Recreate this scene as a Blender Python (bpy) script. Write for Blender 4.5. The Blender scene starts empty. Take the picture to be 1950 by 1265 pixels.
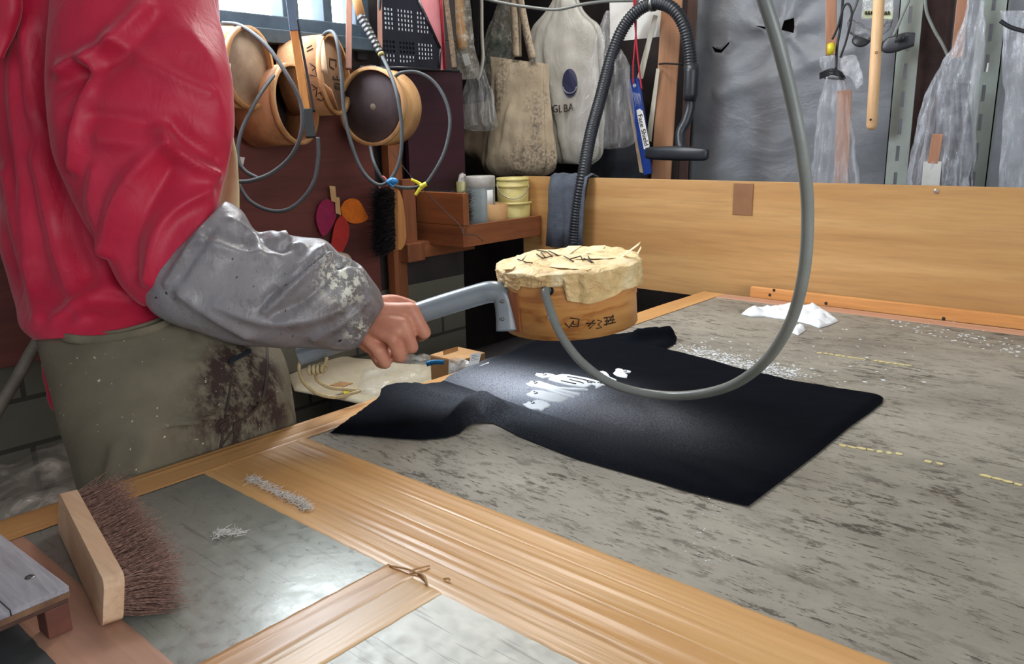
import bpy, bmesh, math, random
from mathutils import Vector as V, Matrix, noise as mn
from mathutils.geometry import delaunay_2d_cdt
from mathutils.bvhtree import BVHTree
random.seed(7)
S = bpy.context.scene
COL = S.collection
# ------------------------------------------------------------------ camera
FOC = 1515.83
RX = V((0.75526004, -0.14324625, 0.63958016))
RY = V((0.65513778, 0.19389188, -0.73020574))
RZ = V((-0.01941017, 0.97050835, 0.24028482))
CAM = V((0, 0, 1.27))
TZ = 0.80                                     # table top


def w_of(c):
    return V((RX.dot(c), RY.dot(c), RZ.dot(c)))


def at(px, py, X=None, Y=None, Z=None, d=None):
    """world point seen at photo pixel (px,py) on plane X, Y or Z, or at camera depth d"""
    r = w_of(V(((px - 975) / FOC, -(py - 632.5) / FOC, -1.0)))
    if d is not None:
        return CAM + r * d
    if X is not None:
        return CAM + r * ((X - CAM.x) / r.x)
    if Y is not None:
        return CAM + r * ((Y - CAM.y) / r.y)
    return CAM + r * ((Z - CAM.z) / r.z)


cd = bpy.data.cameras.new('camera')
cd.sensor_width = 36
cd.lens = FOC * 36 / 1950
cd.clip_start = 0.02
co = bpy.data.objects.new('camera', cd)
COL.objects.link(co)
m = Matrix((RX, RY, RZ)).to_4x4()
m.translation = CAM
co.matrix_world = m
S.camera = co


# ------------------------------------------------------------------ materials
def lin(c):
    def f(v):
        v /= 255
        return v / 12.92 if v <= 0.04045 else ((v + 0.055) / 1.055) ** 2.4
    return (f(c[0]), f(c[1]), f(c[2]), 1)


class NT:
    def __init__(s, name):
        s.m = bpy.data.materials.new(name)
        s.m.use_nodes = True
        s.t = s.m.node_tree
        s.b = s.t.nodes['Principled BSDF']
        s.out = s.t.nodes['Material Output']
        s._c = None

    def n(s, typ, **kw):
        o = s.t.nodes.new(typ)
        for k, v in kw.items():
            if k in o.inputs:
                o.inputs[k].default_value = v
            else:
                setattr(o, k, v)
        return o

    def l(s, a, b):
        s.t.links.new(a, b)

    def coord(s, scale=(1, 1, 1), rot=(0, 0, 0)):
        if s._c is None:
            s._c = s.n('ShaderNodeTexCoord')
        mp = s.n('ShaderNodeMapping')
        mp.inputs['Scale'].default_value = scale
        mp.inputs['Rotation'].default_value = rot
        s.l(s._c.outputs['Object'], mp.inputs[0])
        return mp.outputs[0]

    def noise(s, scale=5, detail=5, rough=.6, stretch=(1, 1, 1), rot=(0, 0, 0), dist=0):
        o = s.n('ShaderNodeTexNoise')
        o.inputs['Scale'].default_value = scale
        o.inputs['Detail'].default_value = detail
        o.inputs['Roughness'].default_value = rough
        o.inputs['Distortion'].default_value = dist
        s.l(s.coord(stretch, rot), o.inputs['Vector'])
        return o.outputs[0]

    def ramp(s, f, stops):
        o = s.n('ShaderNodeValToRGB')
        e = o.color_ramp.elements
        while len(e) < len(stops):
            e.new(.5)
        for i, (p, c) in enumerate(stops):
            e[i].position = p
            e[i].color = c if len(c) == 4 else lin(c)
        s.l(f, o.inputs[0])
        return o.outputs[0]

    def mix(s, f, a, b, blend='MIX'):
        o = s.n('ShaderNodeMix', data_type='RGBA', blend_type=blend)
        for v, i in ((f, 0), (a, 6), (b, 7)):
            if hasattr(v, 'links'):
                s.l(v, o.inputs[i])
            else:
                o.inputs[i].default_value = v
        return o.outputs[2]

    def math(s, op, a, b=0.0, clamp=False):
        o = s.n('ShaderNodeMath', operation=op)
        o.use_clamp = clamp
        for v, i in ((a, 0), (b, 1)):
            if hasattr(v, 'links'):
                s.l(v, o.inputs[i])
            else:
                o.inputs[i].default_value = v
        return o.outputs[0]

    def bump(s, h, strength=.3, dist=.01):
        o = s.n('ShaderNodeBump')
        o.inputs['Strength'].default_value = strength
        o.inputs['Distance'].default_value = dist
        s.l(h, o.inputs['Height'])
        s.l(o.outputs[0], s.b.inputs['Normal'])

    def set(s, **kw):
        for k, v in kw.items():
            k = k.replace('_', ' ')
            i = s.b.inputs[k]
            if hasattr(v, 'links'):
                s.l(v, i)
            else:
                i.default_value = v
        return s.m


MATS = {}


def plain(name, c, c2=None, rough=.6, metal=0, scale=12, stretch=(1, 1, 1), bump=.15, bscale=None, lo=.35, hi=.65, spec=.5, coat=0):
    if name in MATS:
        return MATS[name]
    t = NT(name)
    c2 = c2 or tuple(v * .82 for v in c)
    f = t.noise(scale, 6, .65, stretch)
    t.set(Base_Color=t.ramp(f, [(lo, c), (hi, c2)]), Roughness=rough, Metallic=metal, Specular_IOR_Level=spec, Coat_Weight=coat)
    if bump:
        g = t.noise(bscale or scale * 6, 4, .6, stretch)
        t.bump(g, bump, .004)
    MATS[name] = t.m
    return t.m


def wood(name, c, c2, axis=0, scale=18, rough=.55, bump=.12, knots=False, sp=1.0):
    if name in MATS:
        return MATS[name]
    t = NT(name)
    st = [sp, sp, sp]
    st[axis] = .07 * sp
    f = t.noise(scale, 7, .6, st, dist=.6)
    g = t.noise(scale * 7, 3, .6, st)
    col = t.ramp(f, [(.3, c), (.62, c2)])
    col = t.mix(t.ramp(g, [(.45, (0, 0, 0, 1)), (.75, (.34, .34, .34, 1))]), col, lin(tuple(v * .74 for v in c2)))
    t.set(Base_Color=col, Roughness=rough)
    t.bump(g, bump, .002)
    MATS[name] = t.m
    return t.m


def film(name, c=(225, 228, 232), alpha=.45, rough=.15, bs=30, bump=.8, st=(1, 1, 1)):
    """clear or milky plastic film"""
    t = NT(name)
    g = t.noise(bs, 5, .6, st)
    a = t.ramp(t.noise(bs * .9, 6, .7, st, dist=.5), [(.36, (alpha * .30,) * 3 + (1,)), (.52, (alpha * .8,) * 3 + (1,)), (.62, (min(1, alpha * 1.7),) * 3 + (1,)), (.72, (min(1, alpha * 2.6),) * 3 + (1,))])
    t.set(Base_Color=lin(c), Roughness=rough, Alpha=a, Specular_IOR_Level=.9)
    t.bump(g, bump, .01)
    return t.m


def emis(name, c, s):
    t = NT(name)
    t.set(Base_Color=lin(c), Emission_Color=lin(c), Emission_Strength=s)
    return t.m


# ------------------------------------------------------------------ mesh building
class MB:
    def __init__(s):
        s.v, s.f, s.sm = [], [], []

    def add(s, vs, fs, smooth=False):
        o = len(s.v)
        s.v += [V(p) for p in vs]
        s.f += [tuple(i + o for i in f) for f in fs]
        s.sm += [smooth] * len(fs)
        return s

    def box(s, c, size, rot=None):
        """box with centre, full size, optional 3x3 rotation; edges chamfered"""
        h = V(size) / 2
        b = min(h) * .12
        bm = bmesh.new()
        bmesh.ops.create_cube(bm, size=1)
        for v in bm.verts:
            v.co = V((v.co.x * size[0], v.co.y * size[1], v.co.z * size[2]))
        bmesh.ops.bevel(bm, geom=bm.edges[:], offset=b, segments=2, affect='EDGES', profile=.6)
        R = rot if rot else Matrix.Identity(3)
        bm.verts.index_update()
        s.add([R @ v.co + V(c) for v in bm.verts], [[v.index for v in f.verts] for f in bm.faces])
        bm.free()
        return s

    def hexa(s, p, bev=.06):
        """eight corners: four of one face then the four opposite"""
        bm = bmesh.new()
        vs = [bm.verts.new(q) for q in p]
        for f in ((0, 1, 2, 3), (7, 6, 5, 4), (0, 4, 5, 1), (1, 5, 6, 2), (2, 6, 7, 3), (3, 7, 4, 0)):
            bm.faces.new([vs[i] for i in f])
        bmesh.ops.recalc_face_normals(bm, faces=bm.faces[:])
        e = min(x.calc_length() for x in bm.edges)
        bmesh.ops.bevel(bm, geom=bm.edges[:], offset=e * bev, segments=2, affect='EDGES', profile=.5)
        bm.verts.index_update()
        s.add([v.co.copy() for v in bm.verts], [[v.index for v in f.verts] for f in bm.faces])
        bm.free()
        return s

    def slab(s, quad, n, t, bev=.06):
        """quad of 3-D points thickened by t along n"""
        n = V(n)
        q = [V(p) for p in quad]
        return s.hexa(q + [p + n * t for p in q], bev)

    def tube(s, pts, r, sides=12, caps=True, up=None, flat=1.0):
        pts = [V(p) for p in pts]
        n = len(pts)
        rs = r if isinstance(r, (list, tuple)) else [r] * n
        T = []
        for i in range(n):
            a = pts[max(i - 1, 0)]
            b = pts[min(i + 1, n - 1)]
            d = b - a
            T.append(d.normalized() if d.length > 1e-9 else V((0, 0, 1)))
        u = V(up) if up else (V((0, 0, 1)) if abs(T[0].z) < .9 else V((1, 0, 0)))
        vs = []
        for i in range(n):
            u = u - T[i] * u.dot(T[i])
            if u.length < 1e-6:
                u = T[i].orthogonal()
            u.normalize()
            w = T[i].cross(u)
            for k in range(sides):
                a = 2 * math.pi * k / sides
                vs.append(pts[i] + (u * math.cos(a) + w * math.sin(a) * flat) * rs[i])
        fs = []
        for i in range(n - 1):
            for k in range(sides):
                a = i * sides + k
                b = i * sides + (k + 1) % sides
                fs.append((a, b, b + sides, a + sides))
        if caps:
            fs.append(tuple(reversed(range(sides))))
            fs.append(tuple(range((n - 1) * sides, n * sides)))
        return s.add(vs, fs, True)

    def lathe(s, c, axis, prof, seg=48, close=False):
        """profile [(radius, height)] around axis from centre c"""
        c = V(c)
        ax = V(axis).normalized()
        u = ax.orthogonal().normalized()
        w = ax.cross(u)
        vs, fs = [], []
        for r, h in prof:
            for k in range(seg):
                a = 2 * math.pi * k / seg
                vs.append(c + ax * h + (u * math.cos(a) + w * math.sin(a)) * max(r, 1e-4))
        n = len(prof)
        for i in range(n - (0 if close else 1)):
            for k in range(seg):
                a = i * seg + k
                b = i * seg + (k + 1) % seg
                j = (i + 1) % n
                fs.append((a, b, j * seg + (k + 1) % seg, j * seg + k))
        return s.add(vs, fs, True)

    def prism(s, outline, n, t):
        """flat 3-D outline thickened by t along n"""
        n = V(n)
        k = len(outline)
        o = [V(p) for p in outline]
        vs = o + [p + n * t for p in o]
        fs = [tuple(range(k)), tuple(reversed(range(k, 2 * k)))]
        fs += [(i, i + k, (i + 1) % k + k, (i + 1) % k) for i in range(k)]
        return s.add(vs, fs)

    def build(s, name, mat, parent=None, loc=None, fix=True):
        root = parent
        while root is not None and root.parent is not None:
            root = root.parent
        off = V(root['_o']) if root is not None else (V(loc) if loc is not None else V((0, 0, 0)))
        me = bpy.data.meshes.new(name)
        me.from_pydata([p - off for p in s.v], [], s.f)
        me.polygons.foreach_set('use_smooth', s.sm)
        if fix:
            bm = bmesh.new()
            bm.from_mesh(me)
            bmesh.ops.recalc_face_normals(bm, faces=bm.faces[:])
            bm.to_mesh(me)
            bm.free()
        me.materials.append(mat)
        o = bpy.data.objects.new(name, me)
        COL.objects.link(o)
        if parent is not None:
            o.parent = parent
        else:
            o.location = off
            o['_o'] = off[:]
        return o


def tag(o, label, cat, group=None, kind=None):
    o['label'] = label
    o['category'] = cat
    if group:
        o['group'] = group
    if kind:
        o['kind'] = kind
    return o


def thing(name, loc, label, cat, group=None):
    o = bpy.data.objects.new(name, None)
    o.empty_display_size = .02
    COL.objects.link(o)
    o.location = loc
    o['_o'] = tuple(loc)
    return tag(o, label, cat, group)


def struct(o):
    o['kind'] = 'structure'
    return o


def crom(pts, n):
    """Catmull-Rom through points (Vectors or floats)"""
    out = []
    k = len(pts)
    for i in range(k - 1):
        p0, p1, p2, p3 = pts[max(i - 1, 0)], pts[i], pts[i + 1], pts[min(i + 2, k - 1)]
        for j in range(n):
            t = j / n
            out.append(.5 * ((2 * p1) + (p2 - p0) * t + (2 * p0 - 5 * p1 + 4 * p2 - p3) * t * t + (3 * p1 - p0 - 3 * p2 + p3) * t ** 3))
    out.append(pts[-1] * 1.0)
    return out


def curve3(pts, n=8):
    return crom([V(p) for p in pts], n)


def loft(rings, sub=6, seg=56, pleat=None, nz=None, caps=True, ridges=(), sq=1.0, seed=0.0):
    """rings: (A, B, ratio[, pull]) with A, B the two outer points of the ring in space"""
    A = crom([V(r[0]) for r in rings], sub)
    B = crom([V(r[1]) for r in rings], sub)
    R = crom([float(r[2]) for r in rings], sub)
    n = len(A)
    vs, nr = [], []
    for i in range(n):
        c = (A[i] + B[i]) / 2
        a = (B[i] - A[i]) / 2
        vdir = (CAM - c).normalized()
        b = vdir - a * (vdir.dot(a) / a.length_squared)
        b = b.normalized() * a.length * R[i]
        for k in range(seg):
            th = 2 * math.pi * k / seg
            cs, sn = math.cos(th), math.sin(th)
            if sq != 1.0:
                cs = math.copysign(abs(cs) ** sq, cs)
                sn = math.copysign(abs(sn) ** sq, sn)
            q = 1.0
            if pleat:
                kk, amp = pleat
                q += amp * math.cos(kk * th + 2.5 * math.sin(th * 2 + seed)) * (.5 + .5 * mn.noise(V((cs * 2, sn * 2, i * .07 + seed))))
            p = c + (a * cs + b * sn) * q
            d = (a * cs / a.length + b * sn / max(b.length, 1e-6))
            vs.append(p)
            nr.append(d.normalized())
    fs = []
    for i in range(n - 1):
        for k in range(seg):
            a = i * seg + k
            b = i * seg + (k + 1) % seg
            fs.append((a, b, b + seg, a + seg))
    if nz:
        for i, p in enumerate(vs):
            vs[i] = p + nr[i] * sum(amp * mn.noise(p * sc + V((seed, seed, seed))) for sc, amp in nz)
    rid = []
    if ridges:
        tree = BVHTree.FromPolygons([tuple(v) for v in vs], fs)
        for (pts, amp, wd) in ridges:
            if len(pts[0]) == 2:
                hp_ = []
                for q in pts:
                    dd = (at(q[0], q[1], d=1.0) - CAM).normalized()
                    h = tree.ray_cast(CAM, dd)
                    if h[0] is not None:
                        hp_.append(h[0])
                pts = hp_
            if len(pts) > 1:
                rid.append((pts, amp, wd))
    for i, p in enumerate(vs):
        off = 0
        for (pts, amp, wd) in rid:
            dm = 9
            for j in range(len(pts) - 1):
                e = pts[j + 1] - pts[j]
                t = max(0, min(1, (p - pts[j]).dot(e) / max(e.length_squared, 1e-9)))
                dm = min(dm, (p - pts[j] - e * t).length)
            if dm < wd * 5:
                off += amp * (.55 * math.exp(-dm / (wd * .8)) + .65 * math.exp(-(dm / wd) ** 2) - .35 * math.exp(-(dm / (2.3 * wd)) ** 2))
        if off:
            vs[i] = p + nr[i] * off
    if caps:
        fs.append(tuple(reversed(range(seg))))
        fs.append(tuple(range((n - 1) * seg, n * seg)))
    mb = MB()
    mb.add(vs, fs, True)
    return mb


def sheet(outline, step, hfun, base, thick=None, rim=.012):
    """thing lying on a horizontal plane: outline of 3-D points, height function(p, rimfactor)"""
    pts = [V((p[0], p[1])) for p in outline]
    dense = []
    for i in range(len(pts)):
        a, b = pts[i], pts[(i + 1) % len(pts)]
        k = max(1, int((b - a).length / step))
        dense += [a + (b - a) * (j / k) for j in range(k)]
    nb = len(dense)
    x0, x1 = min(p.x for p in dense), max(p.x for p in dense)
    y0, y1 = min(p.y for p in dense), max(p.y for p in dense)

    def inside(p):
        c = False
        for i in range(nb):
            a, b = dense[i], dense[(i + 1) % nb]
            if (a.y > p.y) != (b.y > p.y) and p.x < (b.x - a.x) * (p.y - a.y) / (b.y - a.y) + a.x:
                c = not c
        return c

    def bd(p):
        return min((p - q).length for q in dense)
    allp = list(dense)
    y = y0
    while y < y1:
        x = x0
        while x < x1:
            p = V((x + random.uniform(-.2, .2) * step, y + random.uniform(-.2, .2) * step))
            if inside(p) and bd(p) > step * .6:
                allp.append(p)
            x += step
        y += step
    r = delaunay_2d_cdt(allp, [(i, (i + 1) % nb) for i in range(nb)], [], 1, 1e-7)
    vs, fs = r[0], r[2]
    orig = r[3]
    vb = {}
    v3 = []
    for i, p in enumerate(vs):
        f = min(1.0, bd(p) / rim)
        f = 1 - (1 - f) ** 2
        v3.append(V((p.x, p.y, base + hfun(p, f))))
        for o in orig[i]:
            if o < nb:
                vb[o] = i
    mb = MB()
    fs = [tuple(f) for f in fs]
    mb.add(v3, fs, True)
    ring = [vb[i] for i in range(nb) if i in vb]
    low = [V((v3[i].x, v3[i].y, base)) for i in ring]
    o = len(mb.v)
    mb.v += low
    k = len(ring)
    mb.f += [(ring[i], ring[(i + 1) % k], o + (i + 1) % k, o + i) for i in range(k)]
    mb.sm += [True] * k
    return mb


def strokes(mb, lines, r=.001):
    for ln in lines:
        mb.tube(ln, r, 5)
    return mb


def text(body, size, mat, parent, pos, xdir, ydir, name='printed_words', extrude=.0004, label=None):
    cu = bpy.data.curves.new(name, 'FONT')
    cu.body = body
    cu.size = size
    cu.extrude = extrude
    cu.align_x = 'CENTER'
    cu.align_y = 'CENTER'
    cu.materials.append(mat)
    tmp = bpy.data.objects.new(name, cu)
    COL.objects.link(tmp)
    me = bpy.data.meshes.new_from_object(tmp.evaluated_get(bpy.context.evaluated_depsgraph_get()))
    bpy.data.objects.remove(tmp)
    o = bpy.data.objects.new(name, me)
    COL.objects.link(o)
    x = V(xdir).normalized()
    y = V(ydir)
    y = (y - x * y.dot(x)).normalized()
    z = x.cross(y)
    mm = Matrix((x, y, z)).transposed().to_4x4()
    root = parent
    while root.parent is not None:
        root = root.parent
    mm.translation = V(pos) - V(root['_o'])
    o.parent = parent
    o.matrix_local = mm
    if label:
        o['label'] = label
    return o


# ------------------------------------------------------------------ shared materials
black_rubber = plain('black_rubber', (38, 40, 44), (26, 28, 32), .5, bump=.05)
grey_hose = plain('grey_hose', (128, 132, 128), (112, 116, 112), .30, bump=.03)
steel = plain('steel', (150, 152, 150), (120, 122, 120), .35, metal=.9, bump=.05)
white_paper = plain('white_paper', (226, 226, 222), (214, 214, 210), .8, bump=.03)
ink = plain('ink', (58, 42, 30), (48, 34, 24), .8, bump=0)
hoop_wood = wood('hoop_wood', (214, 170, 118), (182, 134, 84), 2, 14)
powder_white = plain('powder_white', (240, 242, 244), (228, 231, 234), .95, scale=60, bump=.5, bscale=400)
dark_void = plain('dark_void', (26, 24, 28), (18, 17, 22), .9, bump=0)

# ------------------------------------------------------------------ room
WX = -2.0
BY = 2.78
fl = plain('concrete_floor', (88, 84, 78), (66, 63, 58), .85, scale=6)
struct(MB().box((-.6, .6, -.05), (5.2, 5.4, .1)).build('floor', fl))


def block_mat():
    t = NT('concrete_blocks')
    br = t.n('ShaderNodeTexBrick')
    br.inputs['Scale'].default_value = 1
    br.inputs['Brick Width'].default_value = .39
    br.inputs['Row Height'].default_value = .115
    br.inputs['Mortar Size'].default_value = .006
    br.inputs['Color1'].default_value = lin((126, 124, 110))
    br.inputs['Color2'].default_value = lin((116, 114, 100))
    br.inputs['Mortar'].default_value = lin((78, 76, 68))
    t.l(t.coord((1, 1, 1), (math.pi / 2, 0, math.pi / 2)), br.inputs[0])
    mp = t.n('ShaderNodeCombineXYZ')
    sp = t.n('ShaderNodeSeparateXYZ')
    t.l(t._c.outputs['Object'], sp.inputs[0])
    t.l(sp.outputs[1], mp.inputs[0])
    t.l(sp.outputs[2], mp.inputs[1])
    t.l(mp.outputs[0], br.inputs[0])
    f = t.noise(30, 6, .7)
    c = t.mix(.55, br.outputs[0], t.ramp(f, [(.3, (110, 108, 92)), (.7, (70, 68, 58))]), 'MULTIPLY')
    c = t.mix(.5, c, br.outputs[0])
    t.set(Base_Color=c, Roughness=.9)
    t.bump(f, .4, .006)
    return t.m


WY0, WY1 = .62, 1.63          # window opening along the wall
WZ0, WZ1 = 1.585, 2.25
blocks = block_mat()
maroon = wood('maroon_board', (112, 58, 50), (84, 42, 38), 1, 8, .6)
dark_wall = plain('dark_wall', (62, 52, 50), (44, 38, 40), .85, scale=5)
wl = MB()
wl.box((WX - .10, .52, .39), (.12, 3.1, .78))
struct(wl.build('wall_left', blocks))
wl = MB()
wl.box((WX - .07, -.2, 1.69), (.06, 1.64, 1.83))
wl.box((WX - .07, (WY0 + 2.07) / 2, (.775 + WZ0) / 2), (.06, 2.07 - WY0, WZ0 - .775))
wl.box((WX - .07, (WY1 + 2.07) / 2, (WZ0 + 2.6) / 2), (.06, 2.07 - WY1, 2.6 - WZ0))
wl.box((WX - .07, (WY0 + WY1) / 2, (WZ1 + 2.6) / 2), (.06, WY1 - WY0, 2.6 - WZ1))
struct(wl.build('wall_left', dark_wall))
struct(MB().box((-.6, BY + .05, 1.3), (5.2, .1, 2.6)).build('wall_back', dark_wall))
struct(MB().box((-2.95, 2.4, 1.3), (.1, .8, 2.6)).build('wall_recess', dark_wall))
struct(MB().box((-2.55, 2.07, 1.3), (.9, .04, 2.6)).build('wall_return', dark_wall))
struct(MB().box((-.6, .6, 2.65), (5.2, 5.4, .1)).build('ceiling', plain('ceiling_paint', (190, 188, 182), rough=.9)))
# red-brown boards on the window wall
tb = MB()
tb.box((WX - .02, .80, 1.125), (.024, 1.7, .69))
struct(tb.build('trim_1', maroon))
tb = MB()
tb.box((WX - .002, 1.915, 1.23), (.016, .26, .50))
struct(tb.build('trim_2', wood('plum_board', (66, 30, 42), (48, 22, 32), 1, 7, .45)))
# window with frosted panes
fr = plain('dark_window_frame', (74, 92, 104), (58, 74, 86), .5)
wn = MB()
wn.box((WX - .05, (WY0 + WY1) / 2, WZ0 - .01), (.09, WY1 - WY0 + .06, .05))
wn.box((WX - .05, (WY0 + WY1) / 2, WZ1), (.09, WY1 - WY0 + .06, .05))
for y, wd in ((WY0, .05), (WY1 + .01, .05), (1.13, .045)):
    wn.box((WX - .05, y, (WZ0 + WZ1) / 2), (.08, wd, WZ1 - WZ0))
for q in ((541, 30, .052), (611, 30, .03)):
    p = at(q[0], q[1], X=WX - .05)
    wn.box((WX - .05, p.y, (WZ0 + WZ1) / 2), (.07, q[2], WZ1 - WZ0))
wo = struct(wn.build('window_1', fr))
g = MB().box((WX - .075, (WY0 + WY1) / 2, (WZ0 + WZ1) / 2), (.006, WY1 - WY0, WZ1 - WZ0))
g.build('window_pane', emis('bright_frosted_glass', (226, 242, 255), 12.0), wo)
# posts on the wall
pine = wood('old_pine', (150, 92, 56), (112, 64, 38), 2, 16)
pine_y = wood('old_pine_length', (152, 90, 54), (112, 62, 36), 1, 16)
a = at(738, 250, X=WX)
p = MB().box((WX + .012, at(751, 480, X=WX).y, .67), (.034, .055, 1.34))
struct(p.build('trim_3', pine))
# pale strip fixed under the window
struct(MB().box((WX + .02, 1.35, WZ0 - .045), (.05, .9, .035)).build('sill_1', fr))

# ------------------------------------------------------------------ work table
T0 = V((-1.115, .1, 0))
tb = thing('work_table', (-.4, 1.1, 0), 'big work table covered in worn grey sheet and bands of tan tape', 'table')
core = wood('table_core', (150, 104, 62), (116, 76, 44), 0, 14)


def zinc_mat():
    """grey worn sheet of the table: streaky dark flakes along the table"""
    t = NT('worn_grey_sheet')
    f1 = t.noise(3.2, 8, .65, (1, 1.4, 1))
    col = t.ramp(f1, [(.3, (164, 156, 142)), (.5, (144, 137, 124)), (.72, (116, 109, 98))])
    f2 = t.noise(58, 8, .78, (.38, 1, 1))
    f3 = t.noise(7, 4, .6)
    mk = t.math('MULTIPLY', t.ramp(f2, [(.53, (0, 0, 0, 1)), (.58, (1, 1, 1, 1))]), t.ramp(f3, [(.36, (0, 0, 0, 1)), (.62, (1, 1, 1, 1))]))
    col = t.mix(t.math('MULTIPLY', mk, .88), col, lin((64, 56, 47)))
    f4 = t.noise(150, 4, .7, (.16, 1, 1), (0, 0, .06))
    col = t.mix(t.math('MULTIPLY', t.ramp(f4, [(.595, (0, 0, 0, 1)), (.63, (1, 1, 1, 1))]), .85), col, lin((64, 60, 54)))
    f5 = t.noise(60, 3, .6, (.06, 1, 1), (0, 0, .9))
    col = t.mix(t.math('MULTIPLY', t.ramp(f5, [(.68, (0, 0, 0, 1)), (.71, (1, 1, 1, 1))]), .35), col, lin((196, 192, 182)))
    t.set(Base_Color=col, Roughness=t.ramp(f2, [(.4, (.55,) * 3 + (1,)), (.65, (.8,) * 3 + (1,))]), Specular_IOR_Level=.35)
    t.bump(f2, .12, .002)
    return t.m


def panel_mat(name, c1, c2, rough):
    """scratched zinc plate let into the table"""
    t = NT(name)
    f1 = t.noise(9, 6, .6)
    col = t.ramp(f1, [(.3, c1), (.7, c2)])
    sc = None
    for rot, s in ((.4, 190), (-.7, 160), (1.4, 220)):
        q = t.ramp(t.noise(s, 2, .5, (.045, 1, 1), (0, 0, rot), .15), [(.66, (0, 0, 0, 1)), (.69, (1, 1, 1, 1))])
        sc = q if sc is None else t.mix(1.0, sc, q, 'LIGHTEN')
    col = t.mix(t.math('MULTIPLY', sc, .38), col, lin((80, 78, 70)))
    f6 = t.noise(26, 4, .5, (.5, 1, 1), (0, 0, .6))
    bl = t.ramp(f6, [(.66, (0, 0, 0, 1)), (.70, (1, 1, 1, 1))])
    col = t.mix(t.math('MULTIPLY', bl, .40), col, lin((66, 62, 54)))
    t.set(Base_Color=col, Roughness=t.ramp(t.noise(60, 4, .6), [(.35, (rough,) * 3 + (1,)), (.65, (rough + .14,) * 3 + (1,))]), Metallic=.2, Specular_IOR_Level=.7)
    t.bump(t.noise(35, 5, .6), .12, .004)
    return t.m


def tape_mat(name, c1, c2, axis):
    t = NT(name)
    st = [.05, 1, 1] if axis == 0 else [1, .05, 1]
    f1 = t.noise(13, 6, .62, st)
    f2 = t.noise(130, 4, .65, st)
    col = t.ramp(f1, [(.28, c1), (.5, c2), (.74, tuple(v * .84 for v in c2))])
    col = t.mix(t.math('MULTIPLY', t.ramp(f2, [(.58, (0, 0, 0, 1)), (.72, (1, 1, 1, 1))]), .28), col, lin((150, 110, 72)))
    f3 = t.noise(52, 4, .7, st, dist=.4)
    col = t.mix(t.math('MULTIPLY', t.ramp(f3, [(.70, (0, 0, 0, 1)), (.75, (1, 1, 1, 1))]), .6), col, lin((236, 208, 160)))
    t.set(Base_Color=col, Roughness=.34, Specular_IOR_Level=.5)
    t.bump(t.mix(.3, f1, f2), .32, .004)
    return t.m


EX = -1.115
XR = .75
BYT = 2.155
MB().box(((EX + XR) / 2 + .004, (BYT + .02) / 2, TZ - .021), (XR - EX - .008, BYT - .02, .038)).build('tabletop', core, tb)
for x, y in ((EX + .06, .1), (EX + .06, 2.08), (XR - .08, .1), (XR - .08, 2.08)):
    MB().box((x, y, .38), (.07, .07, .76)).build('leg', core, tb)
MB().box(((EX + XR) / 2, 2.08, .70), (XR - EX - .2, .03, .08)).build('apron_rail', core, tb)
MB().box(((EX + XR) / 2, .1, .70), (XR - EX - .2, .03, .08)).build('apron_rail', core, tb)


def flat(x0, x1, y0, y1, z, t=.0012):
    return MB().hexa([V((x0, y0, z)), V((x1, y0, z)), V((x1, y1, z)), V((x0, y1, z)),
                      V((x0, y0, z - t)), V((x1, y0, z - t)), V((x1, y1, z - t)), V((x0, y1, z - t))], .01)


def tape(x0, x1, y0, y1, z, axis, name, mat, wr=.0010, seed=0, par=None):
    """strip of tape with slightly ragged edges and raised wrinkles along it"""
    L = (x1 - x0) if axis == 0 else (y1 - y0)
    W = (y1 - y0) if axis == 0 else (x1 - x0)
    nu, nv = max(8, int(L / .008)), max(6, int(W / .003))
    vs, fs = [], []
    for i in range(nu + 1):
        for j in range(nv + 1):
            u, v = i / nu, j / nv
            e = .0012 * mn.noise(V((u * L * 60, seed, j // (nv // 2 + 1) * 5.)))
            a = u * L
            b = v * W + (e if j in (0, nv) else 0)
            h = wr * max(0, mn.noise(V((a * 3.0, b * 150, seed))) - .12) * 2.2 + wr * 3.0 * max(0, mn.noise(V((a * 2 + 9, b * 60, seed + 3))) - .42)
            if j in (0, nv) or i in (0, nu):
                h = -.0010
            vs.append(V((x0 + a, y0 + b, z + h)) if axis == 0 else V((x0 + b, y0 + a, z + h)))
    for i in range(nu):
        for j in range(nv):
            k = i * (nv + 1) + j
            fs.append((k, k + nv + 1, k + nv + 2, k + 1))
    return MB().add(vs, fs, True).build(name, mat, par or tb)


zinc = zinc_mat()
flat(-1.05, XR, .684, 2.105, TZ + .0002).build('grey_sheet', zinc, tb)
pm1 = panel_mat('zinc_plate_glossy', (152, 152, 142), (122, 123, 114), .25)
pm2 = panel_mat('zinc_plate_dull', (176, 174, 166), (152, 151, 143), .40)
flat(-1.05, -.64, .268, .518, TZ + .0002).build('metal_panel', pm1, tb)['label'] = 'glossy scratched grey metal panel'
flat(-.56, XR, .03, .518, TZ + .0002).build('metal_panel', pm2, tb)['label'] = 'dull scratched grey metal panel'
flat(-1.05, -.64, .03, .207, TZ + .0002).build('metal_panel', panel_mat('zinc_plate_dark', (90, 92, 92), (70, 72, 74), .4), tb)['label'] = 'dark metal panel at the near corner'
tan_x = tape_mat('tan_tape_long', (216, 168, 112), (198, 148, 92), 0)
tan_x2 = tape_mat('tan_tape_pale', (220, 174, 118), (204, 156, 100), 0)
tan_y = tape_mat('tan_tape_cross', (208, 158, 102), (188, 138, 84), 1)
pink_x = tape_mat('pink_tape', (206, 160, 136), (190, 144, 120), 0)
for i, (y0, y1, dz) in enumerate(((.512, .556, .0012), (.552, .604, .0020), (.600, .650, .0016), (.646, .690, .0012))):
    tape(EX + .002, XR, y0, y1, TZ + dz, 0, 'tape_strip', tan_x if i % 2 else tan_x2, .0011, i * 3.1)
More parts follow.
